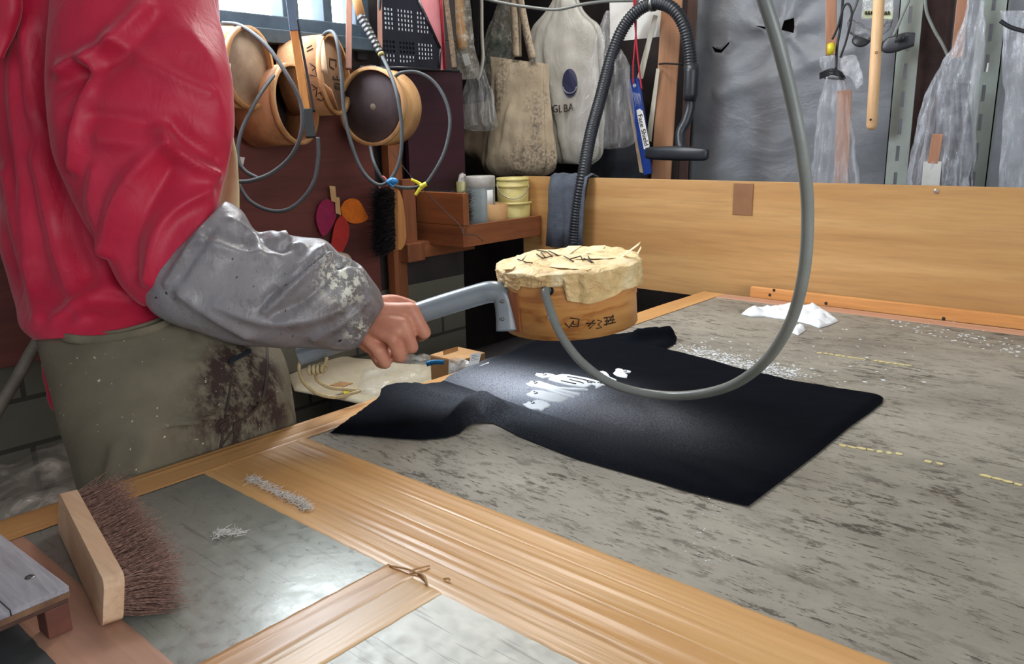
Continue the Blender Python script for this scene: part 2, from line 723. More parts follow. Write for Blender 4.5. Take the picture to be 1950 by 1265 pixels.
tape(EX - .001, EX + .067, .035, BYT, TZ + .0024, 1, 'tape_strip', tan_y, .0009, 11)
tape(-.645, -.602, .035, .516, TZ + .0022, 1, 'tape_strip', tan_y, .0012, 15)
tape(-.606, -.555, .035, .516, TZ + .0014, 1, 'tape_strip', tape_mat('tan_tape_yellow', (212, 170, 112), (194, 150, 94), 1), .0008, 17)
tape(-1.05, -.64, .203, .274, TZ + .0014, 0, 'tape_strip', pink_x, .0012, 21)
tape(EX + .002, XR, 2.098, BYT, TZ + .0014, 0, 'tape_strip', pink_x, .0008, 25)
# torn wrinkle where the tapes cross
tear = MB()
for k, (px0, py0, px1, py1, r) in enumerate(((742, 1078, 800, 1094, .0012), (796, 1090, 812, 1112, .0016), (780, 1088, 818, 1078, .0012), (845, 1103, 856, 1105, .0012))):
    tear.tube(curve3([at(px0, py0, Z=TZ + .003), at((px0 + px1) / 2 + 4, (py0 + py1) / 2 - 2, Z=TZ + .005), at(px1, py1, Z=TZ + .003)], 5), r, 6)
tear.build('torn_tape_edge', plain('torn_tape', (140, 104, 64), (186, 144, 96), .7), tb)
# leftovers of yellow marking tape
yel = plain('yellow_residue', (216, 200, 146), (200, 182, 126), .7)
for (xa, ya, xb, yb) in ((1555, 672, 1736, 698), (1596, 848, 1720, 868), (1735, 874, 1800, 886), (1868, 906, 1950, 926)):
    a, b = at(xa, ya, Z=TZ), at(xb, yb, Z=TZ)
    rb = MB()
    n = max(3, int((b - a).length / .012))
    for i in range(n):
        if random.random() < (.05 if xa == 1555 else .3):
            continue
        c = a.lerp(b, (i + .5) / n) + V((0, random.uniform(-.0015, .0015), .0016))
        l = (b - a).length / n * random.uniform(.7, 1.25)
        pts = [c + V((math.cos(q) * l * .55 * random.uniform(.7, 1.1), math.sin(q) * .0048 * random.uniform(.5, 1.2), 0)) for q in [j * math.pi / 4 for j in range(8)]]
        rb.prism(pts, (0, 0, -1), .0012)
    rb.build('yellow_tape_mark', yel, tb)['kind'] = 'stuff'

# ------------------------------------------------------------------ backboard, batten
ply = wood('plywood', (210, 166, 110), (186, 138, 84), 0, 9, .5, .08, sp=1.2)
bb = thing('backboard', (-.6, 2.206, .78), 'long plywood board standing along the back of the table', 'board')
zt = at(1950, 358, Y=2.2).z
MB().box(((-1.863 + XR) / 2, 2.206, (.775 + zt) / 2), (XR + 1.863, .012, zt - .775)).build('board', ply, bb)
p0, p1 = at(1398, 349, Y=2.2), at(1432, 410, Y=2.2)
MB().box(((p0.x + p1.x) / 2, 2.1985, (p0.z + p1.z) / 2), (p1.x - p0.x, .002, p0.z - p1.z)).build('tape_patch', plain('brown_tape', (150, 108, 76), (138, 98, 68), .45), bb)
MB().lathe(at(1783, 364, Y=2.2), (0, -1, 0), [(.0, .003), (.004, .003), (.006, .0015), (.0062, 0)], 20).build('screw', plain('pale_screw', (190, 184, 170), rough=.4, metal=.6), bb)
bt = MB()
q0, q1 = at(1428, 566, Z=TZ), at(1960, 630, Z=TZ)
dirx = (q1 - q0).normalized()
q1 = q0 + dirx * 1.35
nn = V((-dirx.y, dirx.x, 0))
bt.slab([q0, q1, q1 + nn * .018, q0 + nn * .018], (0, 0, 1), .030)
bt2 = wood('orange_pine', (228, 168, 104), (206, 138, 74), 0, 16, .5, .1)
b = bt.build('wooden_batten', bt2, loc=q0 + dirx * .6)
tag(b, 'long orange pine batten lying on the table against the plywood board', 'batten')
for px, py in ((1474, 553), (1466, 562), (1573, 578), (1797, 607)):
    w = at(px, py, Y=q0.y + (at(px, py, Y=q0.y).x - q0.x) * dirx.y / dirx.x)
    kn = MB().lathe(w - nn * .0002, -nn, [(.0, .0006), (.0035, .0005), (.0045, 0)], 14)
    kn.build('wood_knot', ink, b)

# ------------------------------------------------------------------ powder
o = [at(x, y, Z=TZ) for x, y in ((1412, 600), (1430, 592), (1460, 589), (1490, 587), (1520, 584), (1550, 588), (1575, 597), (1596, 613), (1580, 620), (1560, 626), (1540, 619), (1510, 612), (1480, 608), (1455, 604), (1430, 604))]
pw = sheet(o, .006, lambda p, f: .003 + .017 * f * (.7 + .9 * mn.noise(V((p.x * 28, p.y * 28, 3))) + .35 * mn.noise(V((p.x * 90, p.y * 90, 1)))), TZ + .001, rim=.035)
tag(pw.build('powder_heap', powder_white, loc=o[4]), 'heap of white powder on the table in front of the pine batten', 'powder')
o = [at(x, y, Z=TZ) for x, y in ((1510, 626), (1530, 620), (1534, 630), (1520, 640), (1505, 634))]
tag(sheet(o, .005, lambda p, f: .001 + .008 * f * (1 + mn.noise(p.to_3d() * 60)), TZ + .001, rim=.012).build('powder_crumb', powder_white, loc=o[0]), 'small clump of white powder in front of the powder heap', 'powder')
sc = MB()


def fleck(px, py, s, flat_=1.6):
    c = at(px, py, Z=TZ + .0012)
    a0 = random.uniform(0, 6.28)
    sc.prism([c + V((math.cos(a0 + j * 1.05) * s * flat_ * random.uniform(.5, 1.2), math.sin(a0 + j * 1.05) * s * random.uniform(.5, 1.2), 0)) for j in range(6)], (0, 0, -1), .0008)


for i in range(900):
    t = random.random()
    x = 1300 + 215 * t + random.gauss(0, 22)
    y = 664 + 52 * t + random.gauss(0, 7)
    fleck(x, y, abs(random.gauss(0, .0011)) + .0004)
for i in range(70):
    fleck(random.uniform(1350, 1760), random.uniform(620, 740), abs(random.gauss(0, .0012)) + .0005)
for i in range(110):
    t = random.random()
    fleck(1690 + 260 * t + random.gauss(0, 12), 608 + 60 * t + random.gauss(0, 8), abs(random.gauss(0, .0014)) + .0005)
for i in range(60):
    fleck(1350 + random.gauss(0, 30), 1075 - random.random() * 300, .0006, 2)
tag(sc.build('powder_dust', powder_white, loc=at(1400, 690, Z=TZ)), 'scattered flecks of white powder on the grey table sheet', 'powder', kind='stuff')


def fluff(pts, name, label, n=160, sp=7, r0=.0002):
    mb = MB()
    pts = [V((a, b)) for a, b in pts]
    for i in range(n):
        t = random.random() * (len(pts) - 1)
        j = int(t)
        p = pts[j].lerp(pts[j + 1], t - j) + V((random.gauss(0, sp), random.gauss(0, sp * .5)))
        c = at(p.x, p.y, Z=TZ + random.uniform(.003, .0065))
        d = V((random.gauss(0, 1), random.gauss(0, 1), random.gauss(0, .25))).normalized() * random.uniform(.003, .009)
        e = V((random.gauss(0, .003), random.gauss(0, .003), abs(random.gauss(0, .001))))
        mb.tube([c - d, c + e, c + d], r0, 4, False)
    mt = plain('fluff_fibre', (226, 222, 216), (214, 210, 204), .95, bump=0)
    return tag(mb.build(name, mt, loc=at(pts[0].x, pts[0].y, Z=TZ)), label, 'fluff')


fluff([(478, 912), (510, 928), (548, 945), (572, 956), (586, 968)], 'fluff_wisp', 'long wisp of white fluff on the wide tan tape', 330, 6, .00028)
fluff([(412, 1022), (426, 1010), (440, 1016), (466, 1012)], 'fluff_wisp', 'small wisp of white fluff on the glossy metal panel', 90, 5, .00028)
# ------------------------------------------------------------------ T-shirt
SH = [(1425, 965), (1500, 908), (1560, 862), (1620, 812), (1655, 788), (1680, 768), (1682, 758), (1640, 750), (1580, 741), (1500, 727), (1450, 716), (1400, 702), (1340, 686), (1300, 675), (1262, 668),
      (1286, 655), (1289, 643), (1270, 637), (1240, 641), (1216, 633), (1190, 638), (1130, 646), (1075, 650), (1030, 654), (990, 667), (960, 680), (930, 689), (900, 702), (865, 717), (835, 733), (805, 738),
      (775, 733), (748, 735), (726, 741), (723, 754), (712, 766), (690, 782), (660, 803), (628, 825), (700, 831), (760, 836), (800, 838), (850, 834), (875, 826), (890, 812), (905, 806), (938, 806), (952, 812), (990, 832), (1050, 856), (1100, 875), (1180, 898), (1250, 918), (1330, 942)]
so = [at(x, y, Z=TZ + .002) for x, y in SH]
fold_c = [at(x, y, Z=TZ) for x, y in ((880, 815), (897, 792), (920, 782), (945, 795))]
roll_c = [at(x, y, Z=TZ) for x, y in ((1212, 655), (1245, 652), (1280, 648))]
roll_n = [at(x, y, Z=TZ) for x, y in ((822, 735), (870, 722), (925, 697), (985, 672), (1045, 657))]
cuff_n = [at(x, y, Z=TZ) for x, y in ((640, 829), (720, 836), (790, 836), (815, 820), (850, 832))]
ridge_a = [at(x, y, Z=TZ) for x, y in ((890, 780), (830, 765), (790, 748))]


def dseg(p, pts):
    b = 9
    for i in range(len(pts) - 1):
        a, e = pts[i].xy, (pts[i + 1] - pts[i]).xy
        t = max(0, min(1, (p - a).dot(e) / e.length_squared))
        b = min(b, (p - a - e * t).length)
    return b


def shz(p, f):
    h = .009 * f + .0022 * f * mn.noise(V((p.x * 14, p.y * 14, 0))) + .001 * f * mn.noise(V((p.x * 45, p.y * 45, 4)))
    h += f * .026 * math.exp(-(dseg(p, fold_c) / .022) ** 2)
    h += f * .024 * math.exp(-(dseg(p, roll_c) / .018) ** 2)
    h += f * .006 * math.exp(-(dseg(p, roll_n) / .012) ** 2)
    h += f * .007 * math.exp(-(dseg(p, cuff_n) / .010) ** 2)
    h += f * .008 * math.exp(-(dseg(p, ridge_a) / .014) ** 2)
    return h


SO = at(1150, 790, Z=TZ)


def shirt_mat():
    t = NT('black_jersey_dusted')
    f = t.noise(500, 4, .7)
    base = t.ramp(f, [(.3, (5, 7, 13)), (.75, (12, 15, 22))])
    sep = t.n('ShaderNodeSeparateXYZ')
    t.coord()
    t.l(t._c.outputs['Object'], sep.inputs[0])
    X, Y = sep.outputs[0], sep.outputs[1]

    def blob(px, py, rx, ry, amp, rot=0.0):
        c = at(px, py, Z=TZ) - SO
        dx = t.math('SUBTRACT', X, c.x)
        dy = t.math('SUBTRACT', Y, c.y)
        cr, sr = math.cos(rot), math.sin(rot)
        u = t.math('DIVIDE', t.math('ADD', t.math('MULTIPLY', dx, cr), t.math('MULTIPLY', dy, sr)), rx)
        v = t.math('DIVIDE', t.math('SUBTRACT', t.math('MULTIPLY', dy, cr), t.math('MULTIPLY', dx, sr)), ry)
        d = t.math('ADD', t.math('MULTIPLY', u, u), t.math('MULTIPLY', v, v))
        return t.math('MULTIPLY', t.math('POWER', 2.718, t.math('MULTIPLY', d, -1.0)), amp)

    def edge(pa, pb, soft, flip=1.0):
        """0..1 step across the line through two pixels (stencil edge)"""
        a, b = at(*pa, Z=TZ) - SO, at(*pb, Z=TZ) - SO
        e = (b - a).xy.normalized()
        n = V((-e.y, e.x)) * flip
        k = n.x * a.x + n.y * a.y
        d = t.math('SUBTRACT', t.math('ADD', t.math('MULTIPLY', X, n.x), t.math('MULTIPLY', Y, n.y)), k)
        return t.math('ADD', t.math('DIVIDE', d, soft), .5, True)
    e1 = edge((890, 750), (1130, 832), .004)          # near edge of the stencil: dust lies behind it
    e2 = edge((1030, 770), (1200, 720), .004)         # hem-side stencil edge of the print
    inner = t.math('MULTIPLY', t.math('ADD', blob(990, 745, .18, .085, .85), t.math('ADD', blob(1090, 770, .10, .06, .5), blob(1150, 790, .10, .055, .45))), e1)
    outer = t.math('MULTIPLY', t.math('ADD', blob(1160, 805, .15, .09, .42), blob(900, 775, .15, .07, .18)), 1.0)
    tot = t.math('ADD', inner, outer)
    gr = t.ramp(t.noise(420, 5, .75), [(.32, (.1, .1, .1, 1)), (.68, (1, 1, 1, 1))])
    fac = t.math('MULTIPLY', tot, gr, True)
    t.set(Base_Color=t.mix(fac, base, lin((206, 212, 226))), Roughness=.95, Specular_IOR_Level=.05)
    t.bump(f, .25, .002)
    return t.m


shirt_m = shirt_mat()
st = sheet(so, .0085, shz, TZ + .0025, rim=.016)
shirt = tag(st.build('t_shirt', shirt_m, loc=SO), 'black T-shirt with white animal print lying flat on the table', 't-shirt')
print_m = plain('white_print', (236, 240, 244), (228, 232, 238), .8, scale=200, bump=.1)
line_m = plain('print_line', (40, 44, 56), (30, 34, 44), .8, bump=0)


def pz(zx, zy):
    p = at(900 + zx * .20513, 620 + zy * .20513, Z=TZ + .010)
    return p


prints = [
    [(470, 745), (500, 738), (515, 722), (545, 726), (600, 712), (650, 716), (690, 728), (722, 758), (706, 770), (690, 776), (668, 782), (658, 796), (630, 802), (616, 792), (560, 788), (510, 772)],
    [(498, 652), (530, 640), (552, 625), (600, 622), (650, 622), (770, 646), (895, 686), (862, 702), (850, 712), (815, 726), (740, 720), (640, 702), (560, 682), (525, 668)],
    [(497, 552), (525, 548), (540, 532), (580, 536), (620, 530), (660, 545), (720, 560), (800, 580), (900, 590), (1072, 606), (1066, 618), (960, 610), (860, 600), (790, 594), (900, 622), (1000, 640), (992, 655), (940, 650), (830, 620), (760, 602), (860, 640), (950, 662), (940, 676), (870, 664), (760, 632), (680, 606), (600, 592), (540, 582), (512, 570)],
    [(580, 466), (606, 464), (590, 452), (640, 454), (690, 452), (740, 458), (768, 466), (760, 480), (720, 486), (712, 496), (660, 502), (620, 488)],
    [(702, 514), (730, 488), (770, 470), (830, 462), (900, 470), (1000, 490), (1090, 508), (1170, 532), (1190, 542), (1250, 552), (1240, 566), (1205, 572), (1172, 566), (1196, 580), (1150, 598), (1138, 594), (1150, 578), (1110, 566), (1060, 590), (1020, 592), (940, 572), (860, 556), (760, 532)],
    [(1105, 478), (1140, 478), (1150, 464), (1160, 446), (1210, 440), (1240, 450), (1262, 470), (1275, 490), (1335, 518), (1326, 530), (1290, 518), (1262, 506), (1240, 514), (1180, 512), (1142, 496)],
    [(1326, 420), (1352, 412), (1400, 426), (1470, 440), (1462, 450), (1400, 452), (1438, 470), (1430, 494), (1390, 490), (1340, 478), (1305, 456), (1326, 440)]]
from mathutils import Vector
for k, o in enumerate(prints):
    w = [pz(*q) for q in o]
    mb = sheet(w, .003, lambda p, f: shz(p, 1.0) + .0014, TZ + .003, rim=.003)
    pr = mb.build('printed_animal', print_m, shirt)
    ln = MB()
    cx = o[0][0] + 70
    cy = sum(q[1] for q in o[:6]) / 6 + (8 if k not in (3, 5, 6) else 4)
    L = [[(cx, cy - 6), (cx + 14, cy - 2)], [(cx + 6, cy + 10), (cx + 22, cy + 12)], [(cx + 26, cy), (cx + 34, cy + 6), (cx + 26, cy + 10)]]
    if k == 4:
        L = [[(820, 530), (900, 548), (960, 560)], [(880, 490), (960, 505), (1050, 530)], [(1000, 515), (1100, 540), (1140, 552)], [(900, 520), (1000, 545), (1030, 560)], [(1060, 530), (1075, 552), (1110, 556)], [(1160, 548), (1200, 560)]]
    for l in L:
        pts = [pz(*q) for q in l]
        ln.tube([V((p.x, p.y, TZ + .003 + shz(p.xy, 1) + .0019)) for p in pts], .0009 if k != 4 else .0012, 5)
    ln.build('drawn_line', line_m, pr)
# care tag at the neck
tg = thing('paper_tag', at(905, 690, Z=TZ + .004), 'small white printed tag standing up at the neck of the T-shirt', 'tag')
a, b_, c_, d_ = [at(x, y, d=1.43) for x, y in ((893, 697), (912, 692), (917, 671), (896, 674))]
vd = (CAM - a).normalized()
MB().slab([a, b_, c_, d_], -vd, .0008, .02).build('upright_tag', white_paper, tg)
MB().prism([at(x, y, Z=TZ + .013) for x, y in ((897, 699), (914, 697), (931, 691), (929, 686), (912, 691))], (0, 0, -1), .0012).build('flat_tag', white_paper, tg)
tl = MB()
for i in range(4):
    t0, t1 = .25 + i * .13, .0
    p0 = a.lerp(d_, .8 - i * .13).lerp(b_.lerp(c_, .8 - i * .13), .15)
    p1 = a.lerp(d_, .8 - i * .13).lerp(b_.lerp(c_, .8 - i * .13), .8 if i % 2 else .6)
    tl.tube([p0 + vd * .0006, p1 + vd * .0006], .0004, 4)
tl.build('printed_line', plain('tag_ink', (120, 120, 170), (150, 110, 140), .8, bump=0), tg)

# ------------------------------------------------------------------ sieve drum in the hand
C0 = at(1084, 556, d=1.40)
ro, el = math.radians(5.0), math.radians(15.5)
ax = w_of(V((-math.sin(ro) * math.cos(el), math.cos(ro) * math.cos(el), math.sin(el)))).normalized()
toc = (CAM - C0)
fx = (toc - ax * toc.dot(ax)).normalized()              # towards the camera, across the axis
rx_ = fx.cross(ax)
if rx_.dot(RX.x * V((1, 0, 0)) + RY.x * V((0, 1, 0)) + RZ.x * V((0, 0, 1))) < 0:
    rx_ = -rx_


def cyl(ang, h, r):
    """point on the drum: angle 0 faces the camera, + to the right"""
    return C0 + ax * h + (fx * math.cos(ang) + rx_ * math.sin(ang)) * r


DR, DH = .1165, .055
dr = thing('sieve_drum', C0 - ax * DH, 'round wooden sieve drum with taped paper lid held over the T-shirt', 'sieve drum')
drum_wood = wood('drum_wood', (214, 154, 92), (178, 116, 58), 0, 18, .5, .1)


def drum_mat():
    t = NT('drum_wood_grain')
    R = Matrix((rx_, fx, ax))
    f = t.noise(20, 6, .6, (.25, .25, 1.6), dist=1.2)
    col = t.ramp(f, [(.3, (222, 164, 98)), (.5, (204, 142, 78)), (.58, (172, 108, 54)), (.64, (208, 148, 84)), (.8, (188, 126, 66))])
    t.set(Base_Color=col, Roughness=.5)
    return t.m


dm = drum_mat()
MB().lathe(C0, ax, [(DR - .006, -DH), (DR, -DH), (DR, -.006), (DR + .0012, -.004), (DR + .0012, DH), (DR - .006, DH), (DR - .006, -DH)], 96).build('hoop', dm, dr)
MB().lathe(C0, ax, [(.0001, -DH + .004), (DR - .005, -DH + .004), (DR - .005, -DH + .006), (.0001, -DH + .006)], 64).build('mesh_screen', plain('mesh_screen', (150, 140, 120), (120, 112, 96), .8), dr)


def paper_mat():
    t = NT('ochre_paper_tape')
    f = t.noise(16, 6, .7, dist=.8)
    col = t.ramp(f, [(.28, (252, 232, 190)), (.5, (240, 208, 150)), (.72, (212, 170, 110))])
    t.set(Base_Color=col, Roughness=.5, Specular_IOR_Level=.5)
    t.bump(t.noise(24, 6, .65, dist=2.2), .9, .010)
    return t.m


pmat = paper_mat()
# wrinkled lid: top disc with creases and a skirt of varying depth
SEG, NR = 180, 30
vs, fs = [], []


def skirt(a):
    d = math.degrees(a)
    k = .030
    if -4 < d < 78:
        k = .043 + .006 * math.sin(d * .09)
    elif -42 < d <= -4:
        k = .019
    elif d <= -42:
        k = .026
    return k + .0025 * mn.noise(V((d * .05, 3, 1)))


for k in range(SEG):
    a = -math.pi + 2 * math.pi * k / SEG
    cn, sn = math.cos(a), math.sin(a)
    R1 = DR + .008 + .0040 * mn.noise(V((cn * 3, sn * 3, 7)))
    if math.degrees(a) > 10 and math.degrees(a) < 80:
        R1 += .006
    for j in range(NR + 1):
        r = R1 * j / NR
        z = DH + .004 + .0045 * mn.noise(V((cn * r * 26, sn * r * 26, 2))) + .0040 * abs(mn.noise(V((cn * r * 48, sn * r * 48, 5))))
        if j > NR - 3:
            z -= .0035 * (j - NR + 3) / 3
        vs.append(cyl(a, z, max(r, 1e-4)))
    sk = skirt(a)
    for j in range(1, 11):
        w = .0035 * mn.noise(V((cn * 7, sn * 7, j * .55))) + .0035 * mn.noise(V((cn * 16, sn * 16, j * .9)))
        r = max(DR + .0030, R1 - .002 * (j / 10) + w)
        vs.append(cyl(a, DH + .001 - sk * j / 10, r))
row = NR + 11
for k in range(SEG):
    k2 = (k + 1) % SEG
    for j in range(row - 1):
        fs.append((k * row + j, k2 * row + j, k2 * row + j + 1, k * row + j + 1))
lid = MB().add(vs, fs, True).build('paper_lid', pmat, dr)
lid['label'] = 'wrinkled ochre paper and tape lid'
# loose tape ends and overlapping pieces on the lid
tp = plain('pale_tape', (248, 224, 176), (232, 198, 138), .45, scale=30, bump=.3)
for (a0, r0, a1, r1, w, dz) in ((-2.2, .10, -1.0, .12, .018, .006), (.9, .02, 1.3, .12, .020, .006), (-.4, .06, .35, .115, .03, .006), (2.0, .05, 2.6, .12, .024, .006), (-2.8, .03, 3.0, .12, .026, .006)):
    p0, p1 = cyl(a0, DH + .0065, r0), cyl(a1, DH + .0055, r1)
    d = (p1 - p0).normalized()
    s = d.cross(ax)
    q = MB()
    n = 10
    L = [p0.lerp(p1, i / n) + ax * (.0012 * mn.noise(V((i * .7, a0, 2)))) for i in range(n + 1)]
    q.add([p + s * w / 2 for p in L] + [p - s * w / 2 for p in L] + [p + s * w / 2 - ax * .001 for p in L] + [p - s * w / 2 - ax * .001 for p in L],
          [(i, i + 1, i + n + 2, i + n + 1) for i in range(n)] + [(i + 2 * n + 2, i + 3 * n + 3, i + 3 * n + 4, i + 2 * n + 3) for i in range(n)], True)
    q.build('tape_piece', tp, lid, fix=False)
q = MB()
q.slab([cyl(1.25, DH + .006, .095), cyl(1.15, DH + .006, .10), cyl(1.22, DH + .026, .128), cyl(1.27, DH + .03, .13)], ax, .001, .05)
q.build('lifted_tape_end', tp, lid)
q = MB()
q.slab([cyl(1.5, DH + .004, .122), cyl(1.62, DH + .004, .122), cyl(1.60, DH + .016, .129), cyl(1.54, DH + .013, .128)], ax, .001, .05)
q.build('lifted_tape_end', tp, lid)
# skirt flap of crumpled tape hanging lower at the front right
kan = MB()


def on_drum(u, v):      # photo pixel to drum front surface
    best = at(u, v, d=1.28)
    r = (best - CAM).normalized()
    # intersect the cylinder
    o = CAM - C0
    dd = r - ax * r.dot(ax)
    oo = o - ax * o.dot(ax)
    A, B, Cc = dd.dot(dd), 2 * dd.dot(oo), oo.dot(oo) - (DR + .0006) ** 2
    D = B * B - 4 * A * Cc
    t = (-B - math.sqrt(max(D, 0))) / (2 * A)
    return CAM + r * t


for ln in ([(1076, 616), (1084, 624), (1092, 612)], [(1086, 606), (1103, 608), (1101, 622), (1088, 622)], [(1092, 611), (1092, 618), (1098, 618)],
           [(1116, 616), (1134, 616), (1122, 626)], [(1120, 622), (1132, 610)], [(1138, 610), (1146, 612), (1139, 618), (1146, 624), (1136, 626)],
           [(1150, 606), (1168, 603), (1166, 616)], [(1152, 612), (1170, 609)], [(1150, 619), (1172, 614)], [(1156, 606), (1155, 620)], [(1158, 614), (1168, 600)]):
    kan.tube([on_drum(*q) for q in ln], .0011, 5)
kan.build('handwritten_mark', ink, dr)
lk = MB()


def on_lid(u, v):
    r = at(u, v, d=1.0) - CAM
    t = ((C0 + ax * (DH + .0085)) - CAM).dot(ax) / r.dot(ax)
    return CAM + r * t


for ln in ([(1022, 476), (1042, 480), (1052, 488), (1034, 492), (1022, 484)], [(1030, 480), (1038, 490)], [(1045, 478), (1062, 486)], [(1084, 494), (1106, 488), (1110, 496)], [(1112, 492), (1130, 500)],
           [(1120, 488), (1126, 500)], [(986, 494), (1004, 500), (1014, 501)], [(1074, 488), (1092, 498)]):
    lk.tube([on_lid(*q) for q in ln], .0011, 5)
lk.build('handwritten_mark', ink, lid)
# hole with grommet, white dab
hp = on_drum(1043, 553)
hn = (hp - C0 - ax * (hp - C0).dot(ax)).normalized()
MB().lathe(hp, hn, [(.004, -.002), (.004, .001), (.009, .001), (.0105, 0)], 24).build('hole', dark_void, dr)
dab = on_drum(1049, 604)
MB().lathe(dab, fx, [(.0001, .003), (.003, .0025), (.005, .001), (.0055, 0)], 9).build('white_dab', powder_white, dr)
# mounting plate
pl = MB()
for s in (0,):
    A0, A1 = -1.02, -.80
    n = 8
    v_ = []
    for j in range(n + 1):
        a = A0 + (A1 - A0) * j / n
        for h, r in ((-.045, DR + .001), (.022, DR + .001), (.022, DR + .005), (-.045, DR + .005)):
            v_.append(cyl(a, h, r))
    f_ = []
    for j in range(n):
        for k in range(4):
            f_.append((j * 4 + k, j * 4 + (k + 1) % 4, j * 4 + 4 + (k + 1) % 4, j * 4 + 4 + k))
    f_ += [(0, 1, 2, 3), (n * 4 + 3, n * 4 + 2, n * 4 + 1, n * 4)]
    pl.add(v_, f_)
pl.build('mounting_plate', wood('plate_wood', (160, 96, 58), (130, 74, 44), 2), dr)
# bent grey tube handle
tube_m = plain('grey_handle_tube', (132, 140, 146), (116, 124, 130), .28, bump=.03, spec=.6)
hpts = [at(571, 677, d=1.375), at(690, 637, d=1.375), at(805, 594, d=1.37), at(905, 563, d=1.365), at(938, 556, d=1.36), at(956, 562, d=1.358), at(963, 580, d=1.356), at(966, 605, d=1.352), at(967, 630, d=1.350)]
hc = curve3(hpts, 8)
n = len(hc)
vs, fs, sd = [], [], 24
for i in range(n):
    tdir = (hc[min(i + 1, n - 1)] - hc[max(i - 1, 0)]).normalized()
    vd = (CAM - hc[i]).normalized()
    side = tdir.cross(vd).normalized()
    front = side.cross(tdir).normalized()
    t = max(0, (i - n * .62) / (n * .38))
    ra, rb = .0188 + .001 * t, .0188 * (1 - .45 * t)
    for k in range(sd):
        th = 2 * math.pi * k / sd
        vs.append(hc[i] + side * math.cos(th) * ra + front * math.sin(th) * rb)
for i in range(n - 1):
    for k in range(sd):
        k2 = (k + 1) % sd
        fs.append((i * sd + k, i * sd + k2, (i + 1) * sd + k2, (i + 1) * sd + k))
fs.append(tuple(range((n - 1) * sd, n * sd)))
hm = MB().add(vs, fs, True)
# hollow open end
e0 = hc[0]
td = (hc[1] - hc[0]).normalized()
hm.lathe(e0, td, [(.0188, 0), (.0155, 0), (.0150, .04), (.0001, .04)], 24)
handle = hm.build('handle', tube_m, dr)
for q in ((957, 574), (957, 608)):
    p = at(*q, d=1.345)
    vd = (CAM - p).normalized()
    MB().lathe(p - vd * .004, vd, [(.0075, 0), (.0075, .002), (.0055, .002), (.0055, .007), (.003, .0075), (.003, .012), (.0001, .0125)], 6 if False else 18).build('bolt', steel, handle)
# rope loop with knot through the free end
rope = plain('jute_rope', (196, 178, 138), (170, 150, 110), .9, scale=90, bump=.5)
rp = MB()
rp.tube(curve3([at(571, 688, d=1.37), at(570, 705, d=1.37), at(580, 730, d=1.38), at(605, 750, d=1.40), (at(640, 757, d=1.42)), at(668, 750, d=1.43), at(685, 744, d=1.45), at(660, 742, d=1.43), at(628, 738, d=1.40), at(606, 726, d=1.385), at(601, 712, d=1.372)], 10), .0033, 10)
rp.tube(curve3([at(601, 712, d=1.365), at(612, 702, d=1.36), at(620, 690, d=1.355), at(622, 680, d=1.353)], 8), .0033, 10)
c = at(601, 705, d=1.36)
for i in range(4):
    o_ = w_of(V(((-13 + i * 8) * .0009, .001 * i, 0)))
    up = w_of(V((.2, 1, 0))).normalized()
    fw = w_of(V((0, 0, 1)))
    rp.tube([c + o_ + (up * math.cos(q) * .0065 + fw * math.sin(q) * .0065) + w_of(V((.0012 * q, 0, 0))) for q in [j * .35 for j in range(19)]], .0034, 8)
rp.build('rope_loop', rope, dr)

# air hose from the drum up and out of the frame
hz = [(hp - hn * .004), hp + hn * .012, at(1048, 590, d=1.262), at(1068, 638, d=1.245), at(1110, 692, d=1.23), at(1175, 735, d=1.21), at(1275, 754, d=1.17), at(1372, 742, d=1.09), at(1445, 700, d=1.0), at(1500, 625, d=.92), at(1530, 525, d=.87), at(1538, 405, d=.84), at(1528, 295, d=.81), at(1508, 190, d=.79), at(1482, 85, d=.77), at(1455, 0, d=.76), at(1420, -110, d=.76), at(1370, -260, d=.78), at(1330, -500, d=.85), at(1320, -800, d=.95)]
ah = MB().tube(curve3(hz, 10), .0067, 18).build('air_hose', grey_hose, loc=hp)
tag(ah, 'thick grey air hose looping down over the T-shirt into the sieve drum', 'hose')

# ------------------------------------------------------------------ foreground brush
BD = V((.258, -.053, 0)).normalized()
BN = V((.053, .258, 0)).normalized()           # bristle direction
b0 = at(117, 1008, Z=TZ + .003)
L_, H_, T_ = .265, .050, .019
br = thing('hand_brush', (b0.x + BD.x * .13, b0.y + BD.y * .13, TZ + .003), 'brown bristle brush lying on its long side on the table', 'brush')
bw = wood('brush_wood', (222, 190, 158), (196, 156, 122), 0, 20, .6, .2)
bm_ = bmesh.new()
bmesh.ops.create_cube(bm_, size=1)
bmesh.ops.scale(bm_, vec=(L_, T_, H_), verts=bm_.verts)
ve = [e for e in bm_.edges if abs(e.verts[0].co.y - e.verts[1].co.y) > .5 * T_]
bmesh.ops.bevel(bm_, geom=ve, offset=.010, segments=9, affect='EDGES', profile=.5)
bm_.verts.index_update()
cb = b0 + BD * L_ / 2 + V((0, 0, H_ / 2)) + BN * T_ / 2
lean = V((0, 0, 1)) + BN * .16
lean.normalize()
MB().add([cb + BD * v.co.x + BN * v.co.y + lean * v.co.z for v in bm_.verts], [[v.index for v in f.verts] for f in bm_.faces]).build('brush_block', bw, br)
bm_.free()


def bristle_mat(name, c1, c2):
    t = NT(name)
    f = t.noise(260, 3, .6)
    t.set(Base_Color=t.ramp(f, [(.35, c1), (.68, c2)]), Roughness=.45, Specular_IOR_Level=.5)
    return t.m


